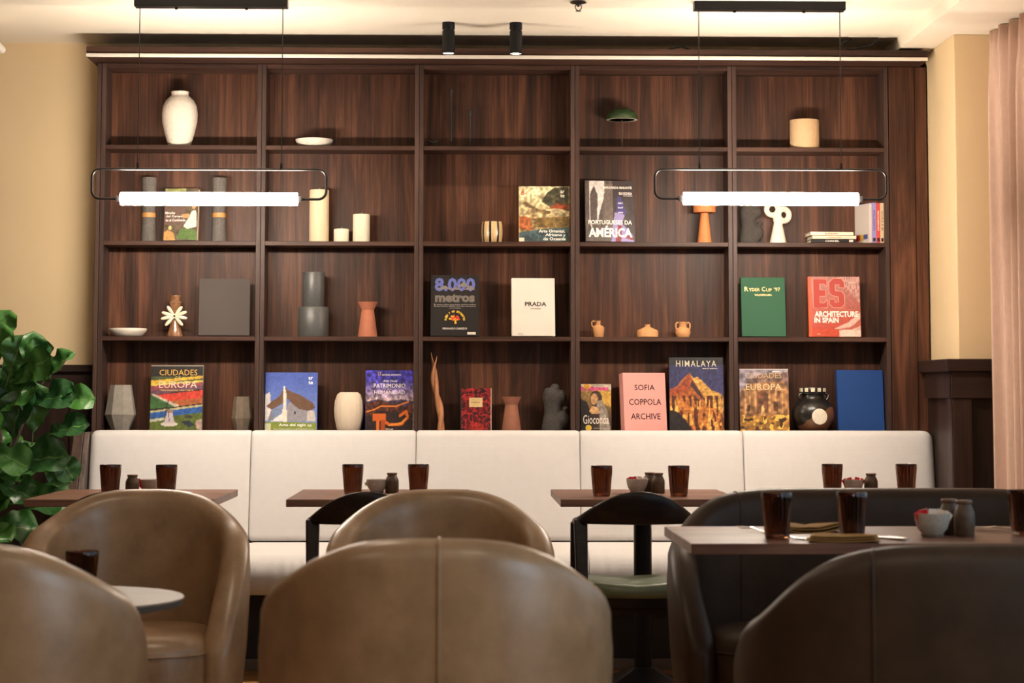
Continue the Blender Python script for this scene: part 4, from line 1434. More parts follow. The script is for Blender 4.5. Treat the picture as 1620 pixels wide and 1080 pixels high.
# round black and brown pot
m, nt, b = new_mat('two_tone_glaze')
tc = nt.nodes.new('ShaderNodeTexCoord')
vm = nt.nodes.new('ShaderNodeVectorMath'); vm.operation = 'DOT_PRODUCT'; vm.inputs[1].default_value = (-0.50, 0.15, 0.86)
nt.links.new(tc.outputs['Object'], vm.inputs[0])
nz = nt.nodes.new('ShaderNodeTexNoise'); nz.inputs['Scale'].default_value = 14
nt.links.new(tc.outputs['Object'], nz.inputs['Vector'])
ma = nt.nodes.new('ShaderNodeMath'); ma.operation = 'MULTIPLY_ADD'; ma.inputs[1].default_value = 0.03
nt.links.new(nz.outputs['Fac'], ma.inputs[0]); nt.links.new(vm.outputs['Value'], ma.inputs[2])
cr = nt.nodes.new('ShaderNodeValToRGB')
cr.color_ramp.elements[0].position, cr.color_ramp.elements[0].color = 0.062, (0.17, 0.075, 0.038, 1)
cr.color_ramp.elements[1].position, cr.color_ramp.elements[1].color = 0.066, (0.014, 0.012, 0.010, 1)
nt.links.new(ma.outputs[0], cr.inputs[0]); nt.links.new(cr.outputs[0], b.inputs['Base Color'])
b.inputs['Roughness'].default_value = 0.28
twotone = m
t = thing('round_pot', 'round black and brown pot with a white disc and white-notched rim', 'pot', (1.565, SY-0.010, SH[4]))
prof = [(0, 0), (0.05, 0), (0.055, 0.003), (0.075, 0.022), (0.090, 0.052), (0.094, 0.080), (0.088, 0.108), (0.070, 0.132), (0.052, 0.144), (0.048, 0.150), (0.048, 0.166), (0, 0.166)]
G().lathe(prof, 56).build('body', twotone, t, smooth=60)
bg = ceramic('black_glaze', (0.012, 0.011, 0.012), 0.25)
G().lathe([(0.047, 0.1662), (0.054, 0.1662), (0.056, 0.172), (0.056, 0.190), (0.053, 0.196), (0.047, 0.196)], 48).build('rim', bg, t, smooth=40)
bpy.data.objects[t.children[-1].name]['label'] = 'black notched rim'
for k in range(12):
    a = 2*PI*k/12+PI/12+0.1
    G().box(-0.0085, 0.0085, -0.0575, -0.0555, 0.176, 0.193, M4=RZ(a)).build('white_notch', petm, t, smooth=0, bevel=0.0008, seg=1)
dsc = G().lathe([(0, -0.004), (0.034, -0.004), (0.035, 0), (0.034, 0.004), (0.020, 0.006), (0, 0.0065)], 32).build('disc', ceramic('rough_white_disc', (0.72, 0.66, 0.54), 0.8, 0.08, 120, 0.3), t, smooth=50)
dsc.location = (0.013, -0.0905, 0.068)
dsc.rotation_euler = (PI/2-0.05, 0, 0.14)
dsc['label'] = 'white speckled round disc'
for s in (-1, 1):
    G().tube([(s*0.050, -0.02, 0.170), (s*0.062, -0.022, 0.166), (s*0.066, -0.024, 0.152), (s*0.056, -0.026, 0.141)], 0.006, 10).build('handle', bg, t, smooth=60)

# ================================================================== BOOKS
class Art:
    """flat cover print painted on a grid; x to the right, y up, both 0..1"""
    def __init__(s, w=66, h=84, bg=(255, 255, 255)):
        s.w, s.h = w, h
        s.X, s.Y = np.meshgrid(np.linspace(0, 1, w), np.linspace(0, 1, h))
        s.a = np.ones((h, w, 3))*np.array(bg, float)
        s.rng = np.random.default_rng(3)

    def mix(s, mask, c):
        mask = np.asarray(mask, float)[..., None]
        c = np.array(c, float)
        s.a = s.a*(1-mask)+c*mask
        return s

    def grad(s, c0, c1, y0=0.0, y1=1.0, mask=None):
        t = np.clip((s.Y-y0)/(y1-y0), 0, 1)[..., None]
        c = np.array(c0, float)*(1-t)+np.array(c1, float)*t
        mk = np.ones_like(s.X) if mask is None else np.asarray(mask, float)
        s.a = s.a*(1-mk[..., None])+c*mk[..., None]
        return s

    def inside(s, pts):
        n = len(pts)
        r = np.zeros_like(s.X, bool)
        j = n-1
        for i in range(n):
            xi, yi = pts[i]
            xj, yj = pts[j]
            cnd = ((yi > s.Y) != (yj > s.Y)) & (s.X < (xj-xi)*(s.Y-yi)/((yj-yi) or 1e-9)+xi)
            r ^= cnd
            j = i
        return r

    def poly(s, pts, c):
        return s.mix(s.inside(pts), c)

    def rect(s, x0, y0, x1, y1, c):
        return s.mix((s.X >= x0) & (s.X <= x1) & (s.Y >= y0) & (s.Y <= y1), c)

    def ell(s, cx, cy, rx, ry, c):
        return s.mix(((s.X-cx)/rx)**2+((s.Y-cy)/ry)**2 < 1, c)

    def line(s, pts, wd, c):
        for (x0, y0), (x1, y1) in zip(pts[:-1], pts[1:]):
            dx, dy = x1-x0, y1-y0
            t = np.clip(((s.X-x0)*dx+(s.Y-y0)*dy)/(dx*dx+dy*dy), 0, 1)
            s.mix(np.hypot(s.X-x0-t*dx, s.Y-y0-t*dy) < wd/2, c)
        return s

    def noise(s, nx, ny, seed):
        g_ = np.random.default_rng(seed).random((ny+2, nx+2))
        fx, fy = s.X*nx, s.Y*ny
        ix, iy = fx.astype(int), fy.astype(int)
        tx, ty = fx-ix, fy-iy
        return (g_[iy, ix]*(1-tx)+g_[iy, ix+1]*tx)*(1-ty)+(g_[iy+1, ix]*(1-tx)+g_[iy+1, ix+1]*tx)*ty

    def grain(s, amt, nx=30, ny=36, seed=1, mask=None):
        n_ = (s.noise(nx, ny, seed)-0.5)*2*amt
        mk = 1.0 if mask is None else np.asarray(mask, float)
        s.a = np.clip(s.a*(1+(n_*mk)[..., None]), 0, 255)
        return s

    def mesh(s, w_, h_, y):
        x = (s.X-0.5)*w_
        z = s.Y*h_
        vs = np.stack([x.ravel(), np.full(x.size, y), z.ravel()], 1)
        n = s.w
        idx = np.arange(s.w*s.h).reshape(s.h, s.w)
        q = np.stack([idx[:-1, :-1].ravel(), idx[:-1, 1:].ravel(), idx[1:, 1:].ravel(), idx[1:, :-1].ravel()], 1)
        me = bpy.data.meshes.new('cover_print')
        me.from_pydata(vs.tolist(), [], q.tolist())
        at_ = me.attributes.new('print', 'FLOAT_COLOR', 'POINT')
        c = s.a.reshape(-1, 3)/255.0
        c = np.where(c <= 0.04045, c/12.92, ((c+0.055)/1.055)**2.4)*0.88
        at_.data.foreach_set('color', np.c_[c, np.ones(len(c))].astype(np.float32).ravel())
        me.materials.append(M['print'])
        return me


def lettering(parent, text, cx, cz, w_, h_, rgb, bold=0.0, y=-0.0012, rot=0.0, name='lettering', extrude=0.0, shear=0.0, space=1.0):
    """flat print: text fitted into a w_ x h_ box centred on (cx, cz) of the cover"""
    c = bpy.data.curves.new('t', 'FONT')
    c.body = text
    c.size = 1.0
    c.offset = bold
    c.shear = shear
    c.space_character = space
    c.resolution_u = 2
    ob = bpy.data.objects.new('t', c)
    me = bpy.data.meshes.new_from_object(ob)
    bpy.data.objects.remove(ob)
    bpy.data.curves.remove(c)
    n = len(me.vertices)
    co_ = np.empty(n*3, np.float32)
    me.vertices.foreach_get('co', co_)
    co_ = co_.reshape(-1, 3)
    lo, hi = co_.min(0), co_.max(0)
    k = np.maximum(hi-lo, 1e-6)
    xx = ((co_[:, 0]-lo[0])/k[0]-0.5)*w_
    zz = ((co_[:, 1]-lo[1])/k[1]-0.5)*h_
    ca, sa = math.cos(rot), math.sin(rot)
    out = np.c_[cx+xx*ca-zz*sa, np.full(n, y), cz+xx*sa+zz*ca].astype(np.float32)
    me.vertices.foreach_set('co', out.ravel())
    me.materials.clear()
    me.materials.append(ink(rgb))
    me.update()
    me.name = name
    o = bpy.data.objects.new(name, me)
    COL.objects.link(o)
    o.parent = parent
    return o


def book(label, xc, w_, h_, shelf, color, art=None, texts=(), t=0.024, lean=6, rotz=0.0, spine=None, yb=9.335, group=None, rough=0.5):
    h_ = (h_-t*math.sin(math.radians(lean)))/math.cos(math.radians(lean))
    r = thing('book', label, 'book', (xc, yb, SH[shelf]+0.0008+t*math.sin(math.radians(lean))), rotz, group)
    r.rotation_euler = (math.radians(-lean), 0, rotz)
    r.rotation_mode = 'XYZ'
    cm = [ink(color, rough), ink(spine or color, rough)]
    hw = w_/2
    g_ = G()
    g_.box(-hw, hw, 0, 0.0025, 0, h_)
    g_.box(-hw, hw, t-0.0025, t, 0, h_)
    g_.box(-hw-0.001, -hw+0.0022, 0.0004, t-0.0004, 0, h_, mi=1)
    cov = g_.build('cover', cm, r, smooth=0, bevel=0.0007, seg=1)
    G().box(-hw+0.0024, hw-0.003, 0.0026, t-0.0026, 0.003, h_-0.003).build('page_block', ink((226, 214, 192), 0.9), r, smooth=0)
    if art is not None:
        o = bpy.data.objects.new('cover_print', art.mesh(w_*0.995, h_*0.997, -0.0005))
        COL.objects.link(o)
        o.parent = cov
        o.location = (0, 0, h_*0.0015)
    for tx in texts:
        s_, cx, cy, tw, th_, rgb = tx[:6]
        kw = tx[6] if len(tx) > 6 else {}
        lettering(cov, s_, (cx-0.5)*w_, cy*h_, tw*w_, th_*h_, rgb, **kw)
    return r


B = dict(bold=0.018)
BB = dict(bold=0.035)

# -- second shelf
a = Art(bg=(95, 82, 66))
a.rect(0, .72, .62, 1, (150, 150, 95)).grain(.25, 10, 14, 2)
a.rect(0, .3, .62, .75, (110, 88, 78)).poly([(0, 0), (.35, 0), (.30, .14), (.12, .20), (0, .16)], (196, 150, 90)).ell(.18, .24, .05, .04, (240, 205, 130))
a.poly([(.36, .03), (1, 0), (1, .16), (.8, .24), (.5, .22)], (92, 118, 62)).poly([(.58, .27), (.72, .42), (.82, .56), (.95, .58), (.98, .26), (.7, .22)], (235, 226, 206))
a.poly([(.50, .50), (.58, .42), (.78, .44), (.72, .52)], (200, 150, 100)).ell(.88, .68, .07, .08, (205, 150, 105)).ell(.9, .74, .07, .05, (90, 62, 40)).grain(.12, 40, 50, 5)
book('small art book showing a reader in a white blouse, between the grey stone vases', -1.231, 0.150, 0.235, 2, (120, 100, 80), a,
     [('Miradas', .17, .53, .30, .05, (235, 230, 220), B), ('del Campo', .30, .46, .50, .05, (235, 230, 220), B), ('en el Continente', .34, .39, .60, .05, (235, 230, 220), B)], spine=(190, 90, 75), rotz=-0.14, t=0.03)
a = Art(bg=(214, 196, 150))
a.grad((150, 130, 90), (220, 203, 160), 0.2, 1.0)
a.poly([(.44, .72), (.55, .88), (.7, .98), (1, 1), (1, .55), (.8, .6), (.62, .62)], (70, 66, 48)).grain(.3, 16, 18, 4)
a.poly([(.6, .60), (1, .58), (1, .66), (.75, .70)], (150, 70, 40))
a.poly([(.05, .70), (.14, .72), (.4, .58), (.62, .56), (.62, .50), (.4, .52), (.10, .66)], (120, 98, 66)).rect(.22, .05, .30, .58, (150, 122, 84)).rect(.46, .12, .53, .53, (132, 108, 74))
a.poly([(0, .46), (.22, .44), (.24, .20), (0, .22)], (172, 98, 56)).poly([(.3, .42), (1, .46), (1, .24), (.3, .26)], (120, 96, 54)).poly([(0, 0), (1, 0), (1, .26), (.4, .22), (0, .16)], (66, 84, 88)).grain(.35, 26, 30, 8).rect(.0, .0, .1, .07, (225, 215, 195))
book('art book with a wooden temple gate among trees on its cover, second shelf', 0.375, 0.224, 0.250, 2, (190, 172, 130), a,
     [('8', .07, .88, .06, .085, (170, 60, 50), B), ('ar', .86, .90, .085, .05, (240, 235, 220), B), ('te', .86, .83, .085, .06, (240, 235, 220), B),
      ('Arte Oriental,', .65, .185, .52, .062, (240, 236, 226), B), ('Africano y', .72, .115, .40, .062, (240, 236, 226), B), ('de Oceanía', .70, .05, .44, .055, (240, 236, 226), B)])
a = Art(bg=(58, 48, 48))
a.rect(.0, 0, .55, 1, (86, 74, 68)).grain(.25, 24, 4, 3).poly([(.08, .30), (.08, 1), (.40, 1), (.38, .72), (.28, .45), (.20, .1)], (206, 198, 194)).poly([(.10, .38), (.10, .78), (.18, .92), (.25, .78), (.24, .20), (.16, .1)], (80, 68, 64))
a.rect(.40, .2, .56, .95, (104, 90, 82)).grain(.15, 30, 40, 6).rect(.56, .72, 1, 1, (52, 40, 40))
a.poly([(.66, .74), (.72, .74), (.84, .46), (.62, .42)], (66, 58, 120)).poly([(.52, 0), (.98, 0), (.95, .12), (.74, .30), (.80, .44), (.60, .48), (.54, .2)], (150, 138, 190)).poly([(.6, 0), (.66, .28), (.74, .26), (.72, 0)], (130, 40, 46)).poly([(.80, .06), (.98, .02), (.9, .16)], (128, 44, 50))
for k in range(9):
    a.ell(.68+.018*(k % 3)*2, .48+.075*(k//3), .014, .012, (220, 215, 230))
book('dark book with a skyscraper and a striped flag on its cover, second shelf', 0.668, 0.222, 0.277, 2, (60, 46, 44), a,
     [('MARGARIDA MARANTE', .66, .885, .58, .038, (238, 228, 220), B), ('RUI OCHOA', .82, .79, .26, .04, (238, 228, 220), B), ('FOTOGRAFIA', .87, .752, .18, .016, (238, 228, 220)),
      ('PORTUGUESES DA', .50, .315, .88, .07, (238, 232, 222), B), ('AMÉRICA', .50, .165, .88, .19, (240, 235, 226), BB)], rotz=0.10, t=0.028)
for k, (lab, col, txt, tc_, dx) in enumerate((('black book with white spine lettering, bottom of the small lying stack', (26, 23, 22), 'CHANEL', (230, 226, 216), 0.0),
                                              ('white book in the middle of the small lying stack', (222, 204, 178), 'COLLECTION', (130, 70, 60), 0.004),
                                              ('white book with dark spine lettering, top of the small lying stack', (228, 214, 190), 'BURBERRY', (110, 74, 54), -0.006))):
    r = thing('book', lab, 'book', (1.655+dx, 9.315, SH[2]+0.0006+k*0.0162), 0.02*k, 'small stack of lying books')
    w2 = 0.100-0.002*k
    c_ = G().box(-w2, w2, 0, 0.0025, 0, 0.0155).box(-w2, w2, 0, 0.14, 0, 0.002).box(-w2, w2, 0, 0.14, 0.0135, 0.0155).build('cover', ink(col), r, smooth=0, bevel=0.0006, seg=1)
    G().box(-w2+0.003, w2-0.003, 0.0026, 0.137, 0.0021, 0.0134).build('page_block', ink((226, 214, 192), 0.9), r, smooth=0)
    lettering(c_, txt, 0.0 if k else -0.005, 0.0077, 0.062, 0.0075 if k != 1 else 0.004, tc_, 0.02, y=-0.0006)
    if k == 0:
        lb = G().box(0.07, 0.088, -0.0006, 0, 0.003, 0.0125).build('spine_mark', ink((200, 190, 176)), c_, smooth=0)
a = Art(30, 40, bg=(206, 196, 188))
a.rect(.05, .06, .35, .22, (170, 40, 40)).rect(.35, .06, .6, .22, (215, 175, 60)).rect(.6, .1, .9, .22, (70, 80, 140))
cols = [((206, 196, 190), 'grey-white upright book at the left of the row beside the pilaster', ''), ((150, 140, 200), 'lilac upright book in the row beside the pilaster', 'PICASSO'),
        ((205, 80, 75), 'red upright book in the row beside the pilaster', 'MODERNO'), ((222, 200, 165), 'cream upright book at the right of the row beside the pilaster', 'CALLE')]
ths = [0.0125, 0.0215, 0.0185, 0.0175]
hts = [0.174, 0.178, 0.177, 0.178]
ang = 0.29
xcur = 0.0
for (col, lab, txt), th_, ht in zip(cols, ths, hts):
    x0 = 1.813+xcur*math.cos(ang)
    y0 = 9.305+xcur*math.sin(ang)
    r = thing('book', lab, 'book', (x0, y0, SH[2]+0.0006), ang, 'upright books beside the pilaster')
    dp = 0.138
    c_ = G().box(0.0002, 0.0022, 0, dp, 0, ht).box(th_-0.0022, th_-0.0002, 0, dp, 0, ht).box(0.0002, th_-0.0002, -0.001, 0.0018, 0, ht).build('cover', ink(col), r, smooth=0, bevel=0.0005, seg=1)
    G().box(0.0024, th_-0.0024, 0.002, dp-0.002, 0.002, ht-0.002).build('page_block', ink((226, 214, 192), 0.9), r, smooth=0)
    if txt:
        lettering(c_, txt, th_/2, ht*0.55, ht*0.5, th_*0.42, (95, 60, 90) if txt == 'PICASSO' else (240, 225, 200) if txt == 'MODERNO' else (120, 80, 60), 0.02, y=-0.0014, rot=-PI/2)
        G().box(th_*0.2, th_*0.8, -0.0014, -0.001, 0.006, 0.022).build('spine_mark', ink((35, 28, 30)), c_, smooth=0)
    else:
        pr = bpy.data.objects.new('cover_print', a.mesh(dp*0.96, ht*0.98, 0))
        COL.objects.link(pr)
        pr.parent = c_
        pr.rotation_euler = (0, 0, -PI/2)
        pr.location = (-0.0004, dp/2, ht*0.01)
    xcur += th_+0.0008

# -- third shelf
book('plain dark grey hardcover book on the third shelf', -1.033, 0.222, 0.254, 3, (74, 66, 62), t=0.03, rotz=0.06, rough=0.7)
a = Art(bg=(34, 29, 27))
book('black book with blue mountain-filled numerals and a fiery emblem, third shelf', -0.020, 0.214, 0.272, 3, (34, 29, 27), a, [
     ('8.000', .50, .845, .84, .225, (96, 104, 168), dict(bold=0.04)), ('metros', .50, .625, .82, .145, (112, 104, 98), dict(bold=0.05)), ('En verano, cuatro ascensiones, catorce cumbres', .50, .515, .86, .022, (205, 198, 190)),
     ('Everest, Lhotse, Makalu, Cho Oyu, Annapurna', .50, .485, .86, .020, (205, 198, 190)), ('y otras cumbres', .50, .455, .24, .018, (205, 198, 190)),
     ('FERNANDO GARRIDO', .50, .12, .50, .035, (210, 202, 192), B)], t=0.03)
bk = bpy.data.objects[[o.name for o in bpy.data.objects if o.get('label', '').startswith('black book with blue mountain')][0]]
cv = [c for c in bk.children if c.name.startswith('cover')][0]
hh = 0.272/math.cos(math.radians(10))
g = G()
rnd = random.Random(4)
for k in range(26):
    aa = rnd.uniform(0.1, PI-0.1)
    d = rnd.uniform(0.004, 0.024)
    ball(g, d*math.cos(aa)*1.15, -0.0010, 0.070+d*math.sin(aa)*0.9, 0.0045, 0.0006, 0.004, mi=0 if rnd.random() < 0.6 else 1)
g.prism([(-0.002, 0.054), (0.008, 0.054), (0.004, 0.074), (0.0, 0.074)], -0.0012, -0.0006, 'Y', mi=1)
o = g.build('emblem', [ink((205, 62, 36)), ink((240, 170, 50))], cv, smooth=60)
o['label'] = 'red and yellow flame-tree emblem'
arcs = 'solo y en invierno'
for k, ch in enumerate(arcs):
    if ch == ' ':
        continue
    aa = math.radians(180-180*(k+0.5)/len(arcs))
    lettering(cv, ch, 0.041*math.cos(aa), 0.068+0.041*math.sin(aa), 0.0062, 0.0095 if ch not in 'l' else 0.012, (232, 190, 60), 0.02, rot=aa-PI/2)
G().box(0.055, 0.092, -0.0012, -0.0004, 0.006, 0.017).build('price_sticker', ink((215, 205, 190)), cv, smooth=0)
g = G()   # snowy ridge across the numerals
for x0, z0, w0, h0 in ((0.035, 0.218, 0.05, 0.024), (-0.05, 0.208, 0.07, 0.016), (0.065, 0.205, 0.05, 0.020), (0.0, 0.205, 0.06, 0.012)):
    g.prism([(x0-w0/2, z0), (x0+w0/2, z0), (x0+w0*0.1, z0+h0)], -0.0017, -0.0013, 'Y')
g.build('mountain_print', ink((128, 118, 112)), cv, smooth=0)
book('white hardcover book with a short black title in its middle, third shelf', 0.328, 0.190, 0.260, 3, (222, 212, 200), None, [
     ('PRADA', .55, .55, .50, .072, (24, 22, 24), B), ('CATWALK', .55, .47, .25, .026, (70, 64, 62)), ('Thames', .19, .045, .11, .016, (90, 84, 80)), ('Hudson', .19, .022, .11, .016, (90, 84, 80))], t=0.036, rotz=0.06, rough=0.7)
book('dark green cloth book with a gold title near its top, third shelf', 1.347, 0.196, 0.266, 3, (42, 88, 62), None, [
     ('R', .12, .80, .09, .075, (232, 214, 150), B), ('YDER', .30, .79, .25, .052, (232, 214, 150), B), ('C', .51, .80, .085, .078, (232, 214, 150), B), ('UP', .635, .785, .13, .052, (232, 214, 150), B), ('’97', .82, .795, .14, .065, (232, 214, 150), B),
     ('VALDERRAMA', .50, .70, .40, .034, (225, 208, 150), BB)], rotz=0.03, t=0.03, rough=0.65)
a = Art(bg=(170, 84, 74))
a.grad((186, 70, 52), (176, 120, 112), .1, .9).poly([(.55, 1), (1, .55), (1, 1)], (196, 150, 140))
for k in range(12):
    a.line([(.55+.05*k, 1), (.75+.02*k, .45)], .008, (150, 92, 88))
a.poly([(.45, .12), (.78, .25), (1, .42), (1, .06), (.6, .0)], (214, 178, 164)).poly([(.55, .12), (.8, .16), (1, .30), (1, .18), (.7, .08)], (186, 96, 80)).rect(0, 0, .58, .13, (196, 72, 44)).poly([(.58, 0), (1, 0), (1, .10), (.62, .12)], (226, 200, 184)).grain(.08, 40, 40, 2).rect(0, 0, .05, 1, (206, 90, 56))
book('red-toned architecture book with large outlined initials on its cover, third shelf', 1.663, 0.230, 0.270, 3, (200, 86, 60), a, [
     ('ARCHITECTURE', .53, .375, .84, .095, (246, 232, 220), BB), ('IN SPAIN', .335, .275, .47, .09, (246, 232, 220), BB), ('PHILIP JODIDIO', .85, .90, .14, .014, (245, 235, 225)), ('tasc', .18, .045, .06, .012, (245, 235, 225))], spine=(206, 90, 56))
eb = [o for o in bpy.data.objects if o.get('label', '').startswith('red-toned architecture')][0]
ec = [c for c in eb.children if c.name.startswith('cover')][0]
ehh = 0.270/math.cos(math.radians(10))
# outlined slab initials E and S: pale outline strip around a red field
def poly_outline(pts, y0, wd, name, col_line, col_fill):
    P2 = [((x-0.5)*0.230, z*ehh) for x, z in pts]
    G().prism(P2, -0.0009, -0.0006, 'Y').build(name, ink(col_fill), ec, smooth=0)
    G().tube([(x, -0.0011, z) for x, z in P2], 0.0011, 6, closed=True).build(name, ink(col_line), ec, smooth=0)
poly_outline([(.09, .94), (.36, .94), (.36, .82), (.35, .82), (.30, .86), (.22, .86), (.22, .76), (.33, .76), (.33, .66), (.22, .66), (.22, .55), (.30, .55), (.35, .60), (.36, .60), (.36, .47), (.09, .47)], 0, 0, 'initial', (232, 176, 160), (170, 62, 54))
poly_outline([(.48, .95), (.64, .95), (.70, .89), (.70, .80), (.60, .80), (.60, .85), (.52, .85), (.52, .75), (.64, .74), (.70, .68), (.70, .53), (.63, .47), (.47, .47), (.40, .53), (.40, .61), (.50, .61), (.51, .56), (.58, .56), (.58, .65), (.46, .67), (.40, .72), (.40, .88)], 0, 0, 'initial', (232, 176, 160), (168, 66, 58))

# -- bottom shelf
a = Art(bg=(50, 44, 40))
a.rect(0, .80, 1, 1, (40, 36, 34)).grad((112, 120, 66), (70, 80, 50), .62, .82, (a.Y > .70) & (a.Y <= .83))
a.poly([(0, .71), (1, .80), (1, .84), (0, .76)], (222, 178, 60)).poly([(0, .68), (1, .74), (1, .77), (0, .71)], (216, 190, 80)).poly([(0, .60), (1, .68), (1, .74), (0, .68)], (150, 74, 82)).poly([(0, .54), (1, .64), (1, .69), (0, .61)], (112, 74, 92))
a.poly([(.10, .54), (1, .62), (1, .42), (.52, .37)], (206, 66, 50)).poly([(.3, .45), (1, .5), (1, .42), (.52, .37)], (176, 98, 56)).poly([(0, .52), (.08, .54), (.52, .37), (.40, .36), (0, .33)], (64, 102, 56)).poly([(0, .55), (.06, .56), (.56, .38), (.48, .36)], (200, 186, 166))
a.poly([(0, .30), (1, .40), (1, .36), (0, .27)], (176, 170, 128)).poly([(0, .27), (1, .37), (1, .28), (0, .18)], (50, 92, 160)).poly([(0, .18), (1, .28), (1, .0), (0, 0)], (92, 106, 46)).poly([(0, .17), (.28, .2), (.26, .16), (0, .13)], (190, 190, 176)).poly([(.58, .14), (.76, .16), (.86, .08), (.74, .05)], (46, 56, 66)).poly([(.86, .15), (1, .18), (1, 0), (.9, .02)], (176, 150, 136)).ell(.74, .21, .07, .025, (60, 58, 58))
a.grain(.18, 30, 38, 6).ell(.37, .10, .16, .035, (216, 206, 196)).poly([(.27, .12), (.33, .29), (.42, .29), (.47, .12)], (200, 186, 190)).poly([(.31, .27), (.35, .33), (.44, .31), (.43, .27)], (150, 126, 116)).line([(.28, .22), (.34, .46)], .016, (60, 50, 50)).line([(.34, .34), (.37, .14)], .014, (60, 50, 50)).rect(0, .985, 1, 1, (150, 140, 128)).rect(.985, .7, 1, 1, (150, 140, 128))
book('book with tulip fields and a windmill on its cover, bottom shelf', -1.238, 0.230, 0.290, 4, (60, 52, 46), a, [
     ('CIUDADES', .52, .885, .72, .088, (214, 172, 84)), ('DE', .52, .805, .10, .040, (226, 200, 120)), ('EUROPA', .52, .70, .72, .10, (226, 206, 190)), ('PERSONALIDAD VIVA Y ARTE', .50, .615, .62, .022, (230, 200, 120))])
a = Art(bg=(86, 112, 190))
a.grad((122, 144, 206), (76, 100, 184), .2, .9).poly([(0, .17), (0, .62), (.08, .66), (.10, .60), (.12, .17)], (226, 220, 220)).poly([(.10, .16), (.38, .40), (.38, .16)], (236, 230, 226)).poly([(.40, .16), (.42, .42), (.48, .50), (.60, .40), (.80, .34), (.82, .16)], (152, 148, 156)).poly([(.80, .16), (.82, .36), (.95, .34), (.98, .16)], (206, 196, 190))
a.poly([(.02, .42), (.12, .50), (.28, .60), (.36, .76), (.44, .70), (.70, .60), (.92, .48), (.97, .39), (.85, .34), (.66, .37), (.52, .46), (.42, .56), (.36, .48), (.12, .36)], (112, 82, 62)).poly([(.35, .14), (.34, .76), (.37, .76), (.41, .6), (.42, .14)], (236, 226, 210)).poly([(.12, .17), (.33, .30), (.33, .44), (.12, .36)], (126, 140, 172)).poly([(.05, .17), (.12, .36), (.16, .17)], (128, 128, 140)).rect(.56, .28, .585, .33, (30, 26, 26))
a.poly([(0, 0), (1, 0), (1, .14), (0, .155)], (136, 150, 60)).grain(.07, 30, 36, 3).rect(0, 0, .11, .13, (206, 206, 170))
book('bright blue book with a white chapel under a curved brown roof, bottom shelf', -0.737, 0.228, 0.258, 4, (90, 116, 192), a, [
     ('ar', .87, .90, .085, .045, (245, 245, 245), B), ('te', .87, .825, .085, .058, (245, 245, 245), B), ('Arte del siglo', .53, .095, .52, .06, (245, 245, 240), B), ('XX', .86, .09, .085, .036, (245, 245, 240), B), ('DE LA VANGUARDIA A LA MODERNIDAD TOTAL', .56, .03, .78, .017, (240, 240, 225), B)], spine=(60, 76, 120))
a = Art(bg=(70, 60, 140))
a.grad((186, 160, 160), (66, 58, 160), .50, .85).poly([(0, .48), (.25, .52), (.45, .49), (.75, .52), (1, .49), (1, 0), (0, 0)], (74, 56, 78)).poly([(0, .44), (.3, .50), (.55, .44), (.8, .40), (1, .44), (1, 0), (0, 0)], (84, 44, 32)).grain(.45, 22, 26, 5).poly([(0, .22), (.3, .34), (.6, .30), (1, .30), (1, 0), (0, 0)], (44, 28, 28)).grain(.35, 26, 30, 9)
a.line([(0, .31), (.18, .35), (.30, .40), (.62, .40), (.90, .48)], .022, (222, 126, 48)).line([(.72, .25), (.85, .32), (.88, .22), (.75, .11), (.5, .10), (.38, .16)], .05, (214, 104, 30)).line([(.84, .20), (.74, .12), (.5, .09)], .03, (240, 150, 54)).rect(.14, .16, .42, .28, (208, 100, 36)).rect(.22, 0, .28, .16, (226, 116, 40)).rect(.32, 0, .40, .18, (170, 74, 26))
book('indigo book with an orange wall winding over dark hills, bottom shelf', -0.305, 0.210, 0.268, 4, (60, 52, 120), a, [
     ('NATIONAL GEOGRAPHIC', .54, .925, .40, .026, (235, 225, 225), B), ('Atlas Visual', .51, .825, .30, .036, (240, 230, 230), dict(shear=0.25)), ('PATRIMONIO', .50, .745, .66, .068, (244, 236, 236)), ('DE LA', .50, .685, .08, .016, (240, 230, 230)), ('HUMANIDAD', .50, .635, .64, .062, (236, 222, 226)), ('Salvat', .50, .03, .16, .03, (240, 225, 205))], rotz=0.05, t=0.03)
ib = [o for o in bpy.data.objects if o.get('label', '').startswith('indigo book')][0]
ic = [c for c in ib.children if c.name.startswith('cover')][0]
zc = 0.925*0.272
fr_ = G()
for bx_ in ((-0.0505, -0.0490, zc-0.0075, zc+0.0075), (-0.0415, -0.0400, zc-0.0075, zc+0.0075), (-0.0505, -0.0400, zc+0.006, zc+0.0075), (-0.0505, -0.0400, zc-0.0075, zc-0.006)):
    fr_.box(bx_[0], bx_[1], -0.0012, -0.0006, bx_[2], bx_[3])
fr_.build('frame_emblem', ink((226, 190, 120)), ic, smooth=0)
a = Art(50, 70, bg=(40, 16, 18))
n1, n2 = a.noise(9, 12, 3), a.noise(16, 22, 8)
a.mix((np.abs(n1-.5) < .09) | (np.abs(n2-.5) < .05), (150, 32, 36)).mix((n1 > .72), (110, 18, 24)).mix((n2 < .16), (24, 22, 22)).ell(.5, .1, .25, .10, (168, 44, 36)).grain(.35, 24, 30, 2).rect(0, 0, .03, 1, (70, 40, 36)).rect(.97, 0, 1, 1, (190, 160, 140)).rect(.28, .56, .70, .77, (226, 196, 140))
book('narrow red and black patterned book with a cream label, bottom shelf', 0.075, 0.136, 0.190, 4, (60, 20, 22), a, [
     ('MEMORIAS DE', .49, .725, .30, .02, (120, 86, 60)), ('FUEGO', .49, .665, .28, .042, (120, 86, 50), B), ('ANTOLOGÍA', .49, .605, .20, .016, (120, 86, 60))])
a = Art(46, 68, bg=(110, 84, 56))
